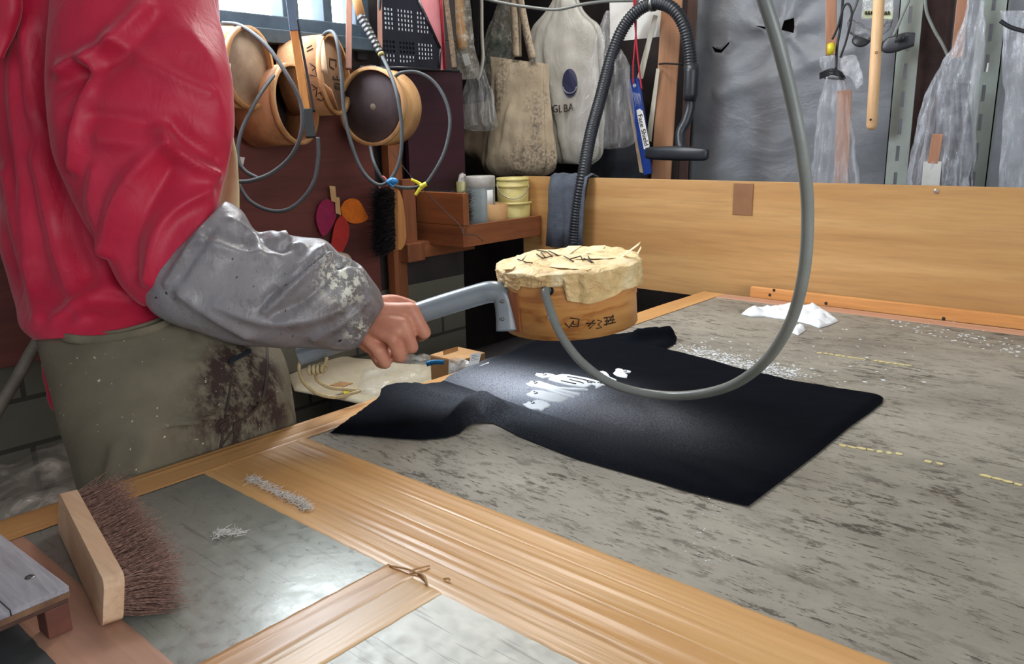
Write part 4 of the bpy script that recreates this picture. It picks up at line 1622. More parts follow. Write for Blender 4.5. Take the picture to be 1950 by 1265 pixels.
for j in range(9):
    a_ = -.25 + .5 * j / 8
    for h in (-.004, .05):
        vv.append(d1c + (u1 * math.cos(a_) + v1 * math.sin(a_)) * (.112 + .003 * mn.noise(V((j * 1.3, h * 90, 0)))) - n1 * h)
tq.add(vv, [(2 * j, 2 * j + 1, 2 * j + 3, 2 * j + 2) for j in range(8)], True)
tq.build('clear_tape', cl, d1).modifiers.new('t', 'SOLIDIFY').thickness = .001


def hose(px, name, label, r=.0050, mt=None, cat='hose', group='air hoses looped on the wall', sub=8, Y=None):
    pts = curve3([at(x, y, Y=Y) if Y else at(x, y, d=d) for x, y, d in px], sub)
    o = MB().tube(pts, r, 12).build(name, mt or plain('dark_hose', (70, 76, 78), (58, 63, 66), .6, bump=.03), loc=pts[0])
    return tag(o, label, cat, group)


hose([(424, 44, 1.95), (460, 50, 1.93), (505, 84, 1.9), (545, 140, 1.88), (572, 195, 1.88), (574, 250, 1.88), (556, 295, 1.89), (520, 328, 1.9), (480, 344, 1.9), (452, 346, 1.9)], 'air_hose', 'dark hose arching from the pale-faced drum down across the open drum')
hose([(521, 144, 2.02), (500, 172, 1.98), (478, 210, 1.95), (458, 255, 1.93), (453, 300, 1.92), (466, 325, 1.92), (492, 340, 1.92)], 'air_hose', 'dark hose from the open drum rim bending down left beside the jacket')
hose([(605, 262, 2.0), (606, 300, 2.0), (598, 345, 2.0), (575, 380, 2.0), (545, 400, 2.0), (510, 400, 2.0), (475, 382, 2.0), (455, 352, 2.0)], 'air_hose', 'lowest dark hose hanging in a wide curve on the red-brown wall')
pale_hose = plain('pale_hose', (150, 156, 154), (120, 126, 126), .4, bump=.03)
hose([(612, 72, 2.16), (622, 62, 2.14), (634, 62, 2.12), (643, 84, 2.1), (650, 140, 2.1), (655, 210, 2.1), (668, 270, 2.1), (690, 325, 2.1), (720, 352, 2.1), (745, 340, 2.1), (762, 300, 2.1), (765, 240, 2.1), (757, 185, 2.1), (745, 145, 2.12), (727, 106, 2.158)], 'air_hose', 'long hose looping from the paper-wrapped drum under the rightmost drum to the black taped stick')
hose([(752, 146, 2.26), (766, 138, 2.24), (795, 138, 2.24), (825, 155, 2.24), (848, 190, 2.24), (857, 235, 2.24), (846, 290, 2.24), (822, 335, 2.24), (806, 352, 2.24), (780, 358, 2.24), (750, 354, 2.22), (728, 340, 2.2), (712, 310, 2.2), (705, 280, 2.24)], 'air_hose', 'dark hose curving right from the rightmost drum down to the yellow clamp')

# clamps on the hoses
ye = plain('yellow_plastic', (226, 214, 60), (206, 194, 44), .35, bump=.02)
c = thing('spring_clamp', at(800, 354, d=2.22), 'yellow plastic spring clamp on the hose beside the tray', 'clamp')
for pts in ([(783, 342), (797, 349), (804, 355)], [(791, 372), (798, 362), (806, 354)], ):
    MB().tube(curve3([at(x, y, d=2.2) for x, y in pts], 5), [.004 + .002 * i / 10 for i in range(11)], 10, flat=.6).build('jaw', ye, c)
MB().tube(curve3([at(x, y, d=2.2) for x, y in ((800, 356), (806, 353), (812, 350))], 4), .0065, 10).build('hinge', ye, c)
bl_ = plain('blue_plastic', (36, 132, 190), (28, 112, 170), .35, bump=.02)
c = thing('hose_clip', at(746, 348, d=2.09), 'bright blue plastic clip holding the hose loop', 'clip')
MB().tube(curve3([at(x, y, d=2.08) for x, y in ((738, 350), (744, 346), (752, 345), (757, 349))], 5), [.007, .008, .009, .009, .009, .0095, .01, .01, .01, .009, .008, .008, .007, .006, .005, .004], 10).build('clip_body', bl_, c)
MB().tube(curve3([at(x, y, d=2.075) for x, y in ((738, 344), (744, 352), (750, 356))], 5), .003, 8).build('clip_lever', bl_, c)
tag(MB().tube(curve3([at(x, y, d=2.12) for x, y in ((722, 358), (730, 354), (738, 352), (734, 340), (728, 336))], 5), .0024, 8).build('red_band', plain('pink_band', (214, 120, 116), (196, 90, 90), .6), loc=at(730, 354, d=2.12)), 'short pink and red band beside the blue hose clip', 'band')
hose([(742, 284, 2.24), (790, 345, 2.22), (840, 395, 2.2), (876, 430, 2.17), (884, 446, 2.15), (905, 448, 2.15), (920, 460, 2.15)], 'thin_cord', 'thin dark cord running down across the wooden tray corner', .0011, plain('dark_cord', (40, 38, 40), rough=.8), 'cord', None)

# yellow wooden bar with black tip, wooden pole, taped stick
t = thing('squeegee_bar', at(575, 160, d=1.92), 'yellow wooden bar edged in black hanging in front of the drums', 'bar')


def bar(pa, pb, w, th, mt, name, par, d0=None, d1=None, Y=None):
    a_, b_ = (at(*pa, Y=Y), at(*pb, Y=Y)) if Y is not None else (at(*pa, d=d0), at(*pb, d=d1))
    ax_ = (b_ - a_).normalized()
    vd_ = (CAM - a_).normalized()
    sd2 = ax_.cross(vd_).normalized()
    fr2 = sd2.cross(ax_).normalized()
    q = [a_ + sd2 * w / 2, b_ + sd2 * w / 2, b_ - sd2 * w / 2, a_ - sd2 * w / 2]
    o = MB().slab([p - fr2 * th / 2 for p in q], fr2, th, .1)
    return o.build(name, mt, par) if par else o.build(name, mt, loc=a_.lerp(b_, .5))


yw = wood('yellow_wood', (226, 168, 92), (196, 136, 66), 2, 18)
bar((560, 60), (583, 210), .019, .016, yw, 'wooden_bar', t, 1.92, 1.94)
bar((545, -60), (560, 60), .020, .018, plain('blue_grey_paint', (96, 124, 146), (80, 106, 128), .5), 'painted_end', t, 1.90, 1.92)
bar((566, 40), (598, 212), .006, .02, black_rubber, 'black_edge', t, 1.925, 1.945)
bar((585, 208), (592, 262), .024, .02, plain('green_black', (48, 58, 58), (38, 46, 48), .6), 'black_tip', t, 1.94, 1.945)
t = bar((665, -60), (664, 132), .017, .017, wood('pink_pole', (170, 124, 104), (140, 98, 82), 2, 16), 'wooden_pole', None, 2.25, 2.25)
tag(t, 'thin square wooden pole between the paper-wrapped drum and the black taped stick', 'pole')
t = bar((722, -60), (724, 92), .014, .014, wood('pink_pole', (170, 124, 104), (140, 98, 82), 2, 16), 'wooden_pole', None, 2.36, 2.36)
tag(t, 'thin square wooden pole at the left edge of the black perforated crate', 'pole')
t = thing('taped_stick', at(705, 40, d=2.18), 'slanting stick with tan top and black tape binding by the perforated crate', 'stick')
MB().tube([at(668, -40, d=2.18), at(690, 38, d=2.18)], .0125, 14).build('tan_handle', wood('tan_handle', (210, 160, 100), (180, 128, 74), 2, 18), t)
bt_ = MB()
P = [at(688, 32, d=2.178), at(725, 102, d=2.16)]
for i in range(9):
    a_, b_ = P[0].lerp(P[1], i / 9), P[0].lerp(P[1], (i + 1) / 9)
    bt_.tube([a_, b_.lerp(a_, .1), b_], [.0135 - .0004 * i, .0132 - .0004 * i, .0115 - .0004 * i], 14)
bt_.build('black_binding', plain('black_tape', (34, 36, 40), (60, 58, 52), .3, scale=60), t)
MB().tube([at(724, 100, d=2.16), at(727, 106, d=2.158)], .009, 12).build('stick_tip', plain('yellow_tip', (196, 180, 120), rough=.4), t)
# extra dark flat bars behind
t = bar((692, -40), (690, 115), .030, .012, plain('dark_slat', (46, 44, 46), (36, 34, 38), .7), 'dark_board', None, 2.42, 2.42)
tag(t, 'dark flat board standing against the wall left of the perforated crate', 'board')

# black perforated crate panel
cr = thing('perforated_crate', at(790, 90, X=WX + .06), 'black plastic crate side with rows of small square holes', 'crate')
pw = plain('black_plastic', (30, 32, 42), (24, 25, 34), .3, bump=.03, spec=.6)


def wl_(x, y, o=.06):
    return at(x, y, X=WX + o)


corn = [(724, -80), (770, -80), (796, 0), (838, 92), (836, 132), (722, 128)]
O3 = [wl_(*q) for q in corn]
bm_ = bmesh.new()
me_pts = []
fs2, vs2 = [], []
# plate with real holes: regular grid cells, hole cells framed
ymin, ymax = min(p.y for p in O3), max(p.y for p in O3)
zmin, zmax = min(p.z for p in O3), max(p.z for p in O3)


def in_poly(y, z, P):
    c_ = False
    for i in range(len(P)):
        a_, b_ = P[i], P[(i + 1) % len(P)]
        if (a_.z > z) != (b_.z > z) and y < (b_.y - a_.y) * (z - a_.z) / (b_.z - a_.z) + a_.y:
            c_ = not c_
    return c_


pit = .0132
mbp = MB()
ny, nz_ = int((ymax - ymin) / pit), int((zmax - zmin) / pit)
xw = WX + .06


def quadbox(y0, y1, z0, z1):
    mbp.hexa([V((xw, y0, z0)), V((xw, y1, z0)), V((xw, y1, z1)), V((xw, y0, z1)), V((xw - .004, y0, z0)), V((xw - .004, y1, z0)), V((xw - .004, y1, z1)), V((xw - .004, y0, z1))], .001)


bm_.free()
for j in range(nz_ + 1):
    z0 = zmin + j * pit
    row = [i for i in range(ny + 1) if in_poly(ymin + (i + .5) * pit, z0 + .5 * pit, O3)]
    if not row:
        continue
    i0, i1 = min(row), max(row)
    g = (j % 7 in (0, 6))
    quadbox(ymin + i0 * pit, ymin + (i1 + 1) * pit, z0, z0 + (pit if g else .0055))
    if g:
        continue
    for i in range(i0, i1 + 1):
        solid = (i % 6 == 5) or i in (i0, i1)
        quadbox(ymin + i * pit, ymin + i * pit + (pit if solid else .0055), z0 + .0055, z0 + pit)
mbp.build('perforated_panel', pw, cr)
rm_ = MB()
for i in range(len(O3)):
    rm_.tube([O3[i], O3[(i + 1) % len(O3)]], .005, 8)
rm_.build('crate_rim', pw, cr)
# added glowing panel that brightens the holes, and pink sheet beside it
tag(MB().slab([wl_(728, -60, .004), wl_(780, -60, .004), wl_(832, 110, .004), wl_(728, 126, .004)], (1, 0, 0), .004, .02).build('added_glow_panel', emis('pale_panel_glow', (214, 220, 228), .55), loc=wl_(770, 40, .01)), 'glowing pane added behind the black crate to brighten its holes', 'panel')
tag(MB().slab([wl_(770, -60, .045), wl_(838, -60, .045), wl_(848, 132, .045), wl_(838, 134, .045), wl_(836, 92, .045), wl_(800, 6, .045)], (1, 0, 0), .004, .02).build('pink_sheet', plain('pink_card', (226, 150, 156), (212, 130, 138), .5), loc=wl_(820, 40, .05)) if False else
    MB().prism([wl_(770, -60, .045), wl_(838, -60, .045), wl_(848, 132, .045), wl_(838, 134, .045), wl_(836, 92, .045), wl_(800, 6, .045)], (1, 0, 0), .004).build('pink_sheet', plain('pink_card', (226, 150, 156), (212, 130, 138), .5), loc=wl_(820, 40, .05)), 'pale pink sheet with red edge behind the black crate', 'sheet')
tag(MB().tube([wl_(836, -60, .052), wl_(847, 132, .052)], .0045, 10).build('red_rod', plain('red_rod', (186, 40, 52), (160, 30, 44), .4), loc=wl_(842, 60, .05)), 'thin red rod at the right edge of the pink sheet', 'rod')
tag(bar((842, -60), (866, 130), .016, .012, plain('speckled_strip', (120, 96, 66), (60, 50, 40), .7, scale=90), 'speckled_strip', None, 2.50, 2.50), 'narrow speckled brown strip right of the red rod', 'strip')
tag(MB().tube([wl_(758, 134, .03), wl_(850, 134, .03), wl_(874, 136, .03)], .005, 8).build('dark_rail', dark_void, loc=wl_(800, 134, .03)), 'dark rail along the top of the plum coloured board', 'rail')

# ------------------------------------------------------------------ wall shelf, tray and its contents
tw = at(883, 472, Z=.9245)
TXo, TY0 = tw.x, tw.y
TY1 = 2.195
zt0 = .9245
zt1 = at(883, 431, X=TXo).z
sh = thing('wall_shelf', (WX + .06, 1.85, .82), 'wooden bracket shelf with open tray mounted on the red-brown wall', 'shelf')
red_wood = wood('shelf_wood', (158, 96, 58), (122, 70, 42), 1, 15, .6, .1)
red_woodz = wood('shelf_wood_upright', (150, 92, 58), (116, 66, 42), 2, 15, .6, .1)
MB().box(((WX + TXo) / 2, TY0 + .008, (zt0 + zt1) / 2), (TXo - WX, .016, zt1 - zt0)).build('tray_end', wood('shelf_wood_end', (152, 92, 54), (116, 66, 40), 0, 15), sh)
MB().box((TXo - .008, (TY0 + TY1) / 2 + .008, (zt0 + zt1) / 2), (.016, TY1 - TY0 - .016, zt1 - zt0)).build('tray_front', red_wood, sh)
MB().box(((WX + TXo) / 2 - .008, (TY0 + TY1) / 2 + .008, zt0 + .005), (TXo - WX - .02, TY1 - TY0 - .02, .010)).build('tray_bottom', red_wood, sh)
pz0, pz1 = at(780, 462, X=WX + .04).z, at(780, 341, X=WX + .04).z
ya, yb = at(766, 400, X=WX + .04).y, at(790, 400, X=WX + .04).y
MB().box((WX + .032, (ya + yb) / 2, (pz0 + pz1) / 2), (.03, yb - ya, pz1 - pz0)).build('upright', red_woodz, sh)
zb0 = at(786, 498, X=WX + .06).z
MB().box((WX + .045, (ya + yb) / 2 - .005, (zb0 + pz0) / 2), (.06, yb - ya + .02, pz0 - zb0)).build('bracket_block', red_woodz, sh)
MB().box((WX + .045, yb + .12, (zb0 + pz0) / 2 + .004), (.045, .26, (pz0 - zb0) * .9)).build('bracket_rail', red_wood, sh)
zi = zt0 + .011
# brush lying on its edge in the tray, wooden back outward
tb_ = thing('tray_brush', (TXo - .10, TY0 + .02, zt1), 'wooden backed brush with black bristles standing on the tray end', 'brush')
q0, q1, q2, q3 = at(791, 361, Y=TY0 - .001), at(881, 373, Y=TY0 - .001), at(880, 431, Y=TY0 - .001), at(791, 413, Y=TY0 - .001)
zl = zt1 + .001
zh = (q0.z + q1.z) / 2
MB().box(((q0.x + q1.x) / 2, TY0 + .013, (zl + zh) / 2), (q1.x - q0.x, .026, zh - zl)).build('brush_block', wood('tray_brush_wood', (164, 100, 58), (128, 74, 42), 0, 13), tb_)


def rf2(rnd):
    p0 = V((rnd.uniform(q0.x + .01, q1.x - .006), TY0 + .026, rnd.uniform(zl + .005, zh - .003)))
    return p0, (V((0, 1, 0)) + V((rnd.gauss(0, .08), 0, rnd.gauss(.12, .08)))).normalized(), rnd.uniform(.018, .034), -.003


bristles(rf2, 1500, .0009, bristle_mat('black_bristle', (34, 32, 36), (20, 20, 24)), 'bristles', tb_, 8)


def vessel(px0, px1, ptop, X, name, label, cat, mt, zb=None, lid=None, ring=None, open_=False, taper=1.0):
    a_, b_ = at(px0, ptop, X=X), at(px1, ptop, X=X)
    ctr = at((px0 + px1) / 2, ptop, X=X)
    dpt = -(w_of(V((0, 0, 1))).dot(ctr - CAM))
    R = (px1 - px0) / 2 * dpt / FOC
    zb = zb if zb is not None else zi
    zt_ = ctr.z
    t = thing(name, (ctr.x, ctr.y, zb), label, cat)
    b0_ = V((ctr.x, ctr.y, zb))
    h = zt_ - zb
    if open_:
        MB().lathe(b0_, (0, 0, 1), [(.0001, 0), (R * taper, 0), (R, h), (R - .003, h), (R * taper - .003, .004), (.0001, .004)], 40).build('vessel_wall', mt, t)
    else:
        MB().lathe(b0_, (0, 0, 1), [(.0001, 0), (R * taper * .96, 0), (R * taper, .006), (R, h - .012), (R * .92, h - .002), (.0001, h)], 40).build('vessel_wall', mt, t)
    return t, b0_, R, h


jar_m = plain('grey_jar', (142, 152, 152), (122, 132, 134), .4)
t, b_, R, h = vessel(888, 942, 344, WX + .115, 'storage_jar', 'grey plastic jar with white lid in the wooden tray', 'jar', jar_m)
MB().lathe(b_ + V((0, 0, h - .022)), (0, 0, 1), [(R * 1.0, 0), (R * 1.03, .002), (R * 1.03, .034), (R * .98, .038), (.0001, .038)], 40).build('lid', plain('lid_white', (206, 202, 196), rough=.4), t)
lp = at(934, 375, X=WX + .115)
vd_ = (CAM - b_)
vd_.z = 0
vd_.normalize()
sd3 = V((-vd_.y, vd_.x, 0))
L_ = []
for j in range(6):
    a_ = .45 + .55 * j / 5
    for z in (h * .50, h * .84):
        L_.append(b_ + (vd_ * math.cos(a_) + sd3 * math.sin(a_)) * (R + .0008) + V((0, 0, z)))
lo_ = MB().add(L_, [(2 * j, 2 * j + 2, 2 * j + 3, 2 * j + 1) for j in range(5)], True).build('paper_label', white_paper, t)
lo_.modifiers.new('t', 'SOLIDIFY').thickness = .0008
yb_m = plain('yellow_bucket', (214, 200, 132), (192, 176, 108), .45)
t, b_, R, h = vessel(944, 1010, 384, WX + .14, 'bucket', 'lower pale yellow bucket behind the tape roll in the tray', 'bucket', yb_m, open_=True, taper=.92)
b_low, R_low, h_low = b_, R, h
MB().lathe(b_ + V((0, 0, h - .008)), (0, 0, 1), [(R, 0), (R + .005, .001), (R + .005, .007), (R, .009)], 40).build('rim', yb_m, t)
t2 = thing('bucket', b_low + V((0, 0, h_low * .55)), 'upper pale yellow bucket nested in another bucket in the tray', 'bucket')
zt2 = at(975, 338, X=WX + .14).z
b2 = V((b_low.x, b_low.y, b_low.z + .012))
hh = zt2 - b2.z
MB().lathe(b2, (0, 0, 1), [(.0001, 0), (R_low * .84, 0), (R_low * .93, hh), (R_low * .90, hh), (R_low * .81, .004), (.0001, .004)], 40).build('vessel_wall', yb_m, t2)
for z in (hh - .012, hh - .034):
    MB().lathe(b2 + V((0, 0, z)), (0, 0, 1), [(R_low * .91, 0), (R_low * .96, .001), (R_low * .96, .008), (R_low * .91, .010)], 40).build('rim', yb_m, t2)
hd = MB().tube(curve3([b2 + V((0, 0, hh - .02)) + (vd_ * math.cos(a_) + sd3 * math.sin(a_)) * (R_low * .97) + V((0, 0, -.05 * math.sin((a_ + 1.4) / 2.8 * math.pi))) for a_ in [-1.4 + .35 * k for k in range(9)]], 4), .0016, 6)
hd.build('wire_handle', steel, t2)
card = plain('cardboard', (186, 146, 98), (166, 124, 80), .75)
t, b_, R, h = vessel(922, 966, 388, TXo - .062, 'cardboard_core', 'short brown cardboard tube standing in the front of the tray', 'tube', card, open_=True)
t, b_, R, h = vessel(869, 893, 346, WX + .06, 'bucket', 'small olive bucket half hidden behind the grey jar', 'bucket', plain('olive_bucket', (150, 144, 96), (128, 122, 80), .5), open_=True, taper=.9)
MB().lathe(b_ + V((0, 0, h - .03)), (0, 0, 1), [(.0001, .06), (R * .5, .055), (R * .85, .03), (R * .9, 0)], 20).build('bag_liner', film('bag_liner', (210, 206, 200), .6), t)

# black brush hanging on the post
hb = thing('wall_brush', at(745, 420, X=WX + .05), 'black bristle brush with wooden back hanging beside the tray shelf', 'brush')
wb = wood('wall_brush_wood', (206, 150, 92), (172, 116, 64), 2, 15)
O = [at(x, y, X=WX + .10) for x, y in ((757, 362), (761, 363), (767, 380), (772, 420), (774, 450), (770, 468), (764, 476), (759, 476))]
MB().prism(O, V((-.6, -.25, 0)).normalized(), .035).build('brush_back', wb, hb)


def rf3(rnd):
    k = rnd.random()
    p0 = at(757 + rnd.uniform(-8, 5), 366 + 106 * k, X=WX + .085)
    d = (at(706, 366 + 106 * k + (k - .5) * 16, X=WX + .08) - p0).normalized()
    d = (d + V((rnd.gauss(0, .12) + .1, 0, rnd.gauss(0, .12)))).normalized()
    return p0, d, rnd.uniform(.06, .095), .004


bristles(rf3, 2600, .0011, bristle_mat('black_bristle_wall', (30, 30, 36), (16, 16, 20)), 'bristles', hb, 12)

# felt leaves
def leaf(px, c, label, nm, off):
    pts = [at(x, y, X=WX + off) for x, y in px]
    P = curve3(pts + [pts[0]], 5)[:-1]
    o = MB().prism(P, (1, 0, 0), .003).build(nm, plain('felt_' + nm + label[:5], c, tuple(v * .9 for v in c), .95, scale=60, bump=.4), loc=pts[0])
    tag(o, label, 'leaf decoration', 'felt leaves on the wall')
    return o


leaf([(606, 392), (614, 382), (626, 380), (637, 392), (639, 410), (632, 430), (616, 450), (606, 436), (601, 414)], (150, 34, 78), 'purple felt leaf pinned on the red-brown wall', 'felt_leaf', .006)
lf = leaf([(648, 410), (658, 418), (664, 434), (662, 456), (652, 478), (640, 500), (630, 480), (632, 452), (638, 426)], (186, 50, 44), 'red felt leaf hanging between the purple and orange leaves', 'felt_leaf', .011)
leaf([(648, 396), (656, 383), (670, 378), (684, 384), (694, 402), (700, 416), (684, 425), (666, 424), (652, 412)], (232, 120, 30), 'orange felt leaf pointing right on the red-brown wall', 'felt_leaf', .010)
tpm = plain('masking_tape', (206, 170, 120), (190, 152, 104), .6)
for q, lb in ((((627, 354), (638, 355), (641, 386), (631, 383)), 'upper strip of masking tape above the felt leaves'), (((638, 376), (646, 376), (649, 410), (639, 406)), 'lower strip of masking tape between the felt leaves')):
    tag(MB().slab([at(x, y, X=WX + .015) for x, y in q], (1, 0, 0), .001, .02).build('masking_tape', tpm, loc=at(*q[0], X=WX + .015)), lb, 'tape')
tag(MB().slab([at(x, y, X=WX + .004) for x, y in ((452, 298), (466, 300), (463, 314), (454, 312))], (1, 0, 0), .001, .02).build('paper_scrap', white_paper, loc=at(458, 306, X=WX + .004)), 'tiny pale paper scrap stuck on the wall inside the hose loop', 'paper')
# pale round lid peeking over the sleeve
bc = at(650, 503, X=WX + .03)
tag(MB().lathe(bc, (1, 0, 0), [(.0001, .030), (.026, .024), (.034, .012), (.038, -.032), (.0001, -.032)], 36).build('small_bowl', plain('pale_bowl', (206, 190, 166), rough=.5), loc=bc), 'pale round bowl hung on the wall, peeking over the grey sleeve', 'bowl')

# ------------------------------------------------------------------ low things between table and wall
tag(MB().box((-1.60, 1.78, .27), (.62, .9, .54)).build('dark_bin', plain('dark_bin', (52, 52, 54), (40, 40, 42), .7), loc=(-1.6, 1.78, 0)), 'dark low box under the pale sheet behind the table', 'box')
O = [at(x, y, Z=.585) for x, y in ((548, 708), (590, 690), (640, 672), (700, 680), (770, 688), (838, 694), (852, 706), (835, 730), (760, 752), (700, 764), (640, 752), (560, 737))]
ws = sheet(O, .02, lambda p, f: .004 + .012 * f * (1 + mn.noise(p.to_3d() * 6)), .572, rim=.06)
tag(ws.build('pale_board_sheet', plain('ivory_sheet', (222, 214, 186), (206, 196, 166), .55), loc=O[0]), 'large ivory sheet lying low between table and wall under the hand', 'sheet')
fm = film('loose_film', (232, 232, 226), .22, .12, 18)
O = [at(x, y, Z=.60) for x, y in ((690, 715), (760, 690), (838, 690), (856, 708), (800, 735), (720, 760), (680, 755))]
tag(sheet(O, .016, lambda p, f: .004 + .022 * f * (1 + mn.noise(p.to_3d() * 22) + .5 * mn.noise(p.to_3d() * 50)), .608, rim=.03).build('plastic_film', fm, loc=O[0]), 'crumpled clear plastic film on the ivory sheet', 'film')
tag(MB().slab([at(x, y, Z=.612) for x, y in ((628, 735), (648, 728), (672, 731), (650, 739))], (0, 0, 1), .002, .05).build('brown_scrap', card, loc=at(650, 733, Z=.612)), 'small brown scrap lying on the ivory sheet beside the rope', 'scrap')
tag(MB().slab([at(x, y, Z=.614) for x, y in ((652, 745), (664, 740), (668, 747), (656, 752))], (0, 0, 1), .002, .05).build('yellow_label', ye, loc=at(660, 746, Z=.614)), 'tiny yellow label lying on the ivory sheet', 'label')
t = thing('carton', at(860, 690, d=2.0), 'torn brown carton behind the paper tag at the far table edge', 'carton')
c0 = at(872, 684, d=2.02)
MB().box((c0.x, c0.y, c0.z - .02), (.10, .10, .07)).build('carton_body', card, t)
MB().slab([at(843, 668, d=2.0), at(872, 660, d=2.04), at(872, 676, d=2.04), at(848, 690, d=2.0)], (0, 0, -1), .003, .02).build('flap', card, t)
cup = at(868, 700, d=1.86)
tag(MB().lathe(cup - V((0, 0, .03)), (.25, .1, 1), [(.0001, 0), (.020, 0), (.027, .045), (.0255, .045), (.019, .002), (.0001, .002)], 30).build('clear_cup', film('cup_film', (226, 228, 226), .35, .1), loc=cup), 'clear plastic cup lying beside the brown carton', 'cup')
tag(MB().tube(curve3([at(x, y, d=1.9) for x, y in ((812, 694), (826, 690), (846, 690))], 4), .006, 8, flat=.4).build('blue_strap', bl_, loc=at(826, 690, d=1.9)), 'blue strap end lying between ivory sheet and carton', 'strap')

# ------------------------------------------------------------------ left rear corner
tag(MB().tube(curve3([at(97, 612, X=WX + .12), at(60, 670, X=WX + .14), at(35, 715, X=WX + .16), at(-10, 790, X=WX + .2), at(-60, 880, X=WX + .24)], 5), .0125, 12).build('taped_pipe', plain('taped_pipe', (104, 96, 84), (76, 70, 62), .6), loc=at(35, 715, X=WX + .16)), 'slanting taped pipe behind the red jacket at the left', 'pipe')
tag(MB().tube([at(-10, 470, X=WX + .06), at(45, 474, X=WX + .05)], .004, 8).build('dark_cable', black_rubber, loc=at(20, 472, X=WX + .05)), 'thin dark cable on the wall left of the red jacket', 'cable')
tag(MB().tube(curve3([at(-10, 372, X=WX + .06), at(8, 382, X=WX + .06), at(24, 392, X=WX + .05)], 4), .005, 8).build('dark_cable', black_rubber, loc=at(8, 382, X=WX + .05)), 'short dark cable high on the wall behind the red jacket', 'cable')
tag(MB().box((-1.70, .36, .24), (.40, .62, .48)).build('brown_carton', plain('brown_carton', (132, 108, 88), (110, 88, 72), .8), loc=(-1.70, .36, 0)), 'brown carton covered in plastic film at the lower left', 'carton')
O = [at(x, y, Z=.55) for x, y in ((-120, 850), (20, 800), (110, 775), (180, 800), (190, 900), (190, 1040), (60, 1080), (-160, 1120))]
tag(sheet(O, .018, lambda p, f: .01 + .05 * f * (1 + .8 * mn.noise(p.to_3d() * 5) + .35 * mn.noise(p.to_3d() * 17)), .50, rim=.09).build('plastic_cover', film('cover_film', (176, 164, 152), .34, .25, 10), loc=(O[0] + O[4]) / 2), 'crumpled translucent plastic sheet over the carton at the left', 'sheet')
# ------------------------------------------------------------------ grey plastic sheet on the rear wall
SY = 2.74
sheet_m = NT('grey_tarp')
f = sheet_m.noise(4, 6, .65)
sheet_m.set(Base_Color=sheet_m.ramp(f, [(.3, (142, 145, 150)), (.7, (112, 115, 121))]), Roughness=.42, Specular_IOR_Level=.4)
sheet_m.bump(sheet_m.noise(5, 5, .55, (1, 1, 1.5), dist=.6), .30, .03)
nx, nz2 = 130, 80
x0, x1 = at(1318, 200, Y=SY).x, .35
z0, z1 = .70, 2.3
vs, fs = [], []
holes = [[(1490, 58), (1497, 40), (1512, 34), (1516, 52), (1511, 63), (1499, 60)], [(1358, 88), (1364, 100), (1376, 101), (1390, 84), (1391, 79), (1376, 95), (1366, 93)], [(1443, 50), (1460, 56), (1470, 60), (1460, 52)]]
H3 = [[at(x, y, Y=SY) for x, y in h] for h in holes]


def inp(x, z, P):
    c_ = False
    for i in range(len(P)):
        a_, b_ = P[i], P[(i + 1) % len(P)]
        if (a_.z > z) != (b_.z > z) and x < (b_.x - a_.x) * (z - a_.z) / (b_.z - a_.z) + a_.x:
            c_ = not c_
    return c_


PT = [V((x0 + (x1 - x0) * i / nx, z0 + (z1 - z0) * j / nz2)) for j in range(nz2 + 1) for i in range(nx + 1)]
PT = [p for p in PT if not any(inp(p.x, p.y, h) or min((V((q.x, q.z)) - p).length for q in h) < .006 for h in H3)]
ED = []
for h in H3:
    b0 = len(PT)
    PT += [V((q.x, q.z)) for q in h]
    ED += [(b0 + i, b0 + (i + 1) % len(h)) for i in range(len(h))]
r = delaunay_2d_cdt(PT, ED, [], 0, 1e-7)
v3 = []
for p in r[0]:
    dh = min(min((V((q.x, q.z)) - p).length for q in h) for h in H3)
    w = .012 * mn.noise(V((p.x * 3.2, p.y * 5, 1))) + .006 * mn.noise(V((p.x * 9, p.y * 14, 5)))
    w += .010 * math.exp(-(dh / .02) ** 2) + .008 * math.sin(math.atan2(p.y - H3[0][0].z, p.x - H3[0][0].x) * 7) * math.exp(-(dh / .10) ** 2)
    w += .014 * math.exp(-((p.y - 1.47 - .25 * (p.x + 1.1)) / .018) ** 2) * (1 if -1.4 < p.x < -.9 else .2)
    w += .02 * math.sin(p.x * 17) * max(0, 1.25 - p.y)
    v3.append(V((p.x, SY - w, p.y)))
ff = []
for f_ in r[2]:
    c_ = sum((r[0][i] for i in f_), V((0, 0))) / len(f_)
    if not any(inp(c_.x, c_.y, h) for h in H3):
        ff.append(tuple(f_))
gs = MB().add(v3, ff, True).build('plastic_sheet', sheet_m.m, loc=(-.6, SY, z0))
gs.modifiers.new('t', 'SOLIDIFY').thickness = .0015
tag(gs, 'wrinkled grey plastic sheet with torn holes covering the rear wall', 'sheet')

# slotted steel angles
ang_m = plain('grey_green_steel', (162, 170, 162), (146, 154, 147), .45, bump=.04)


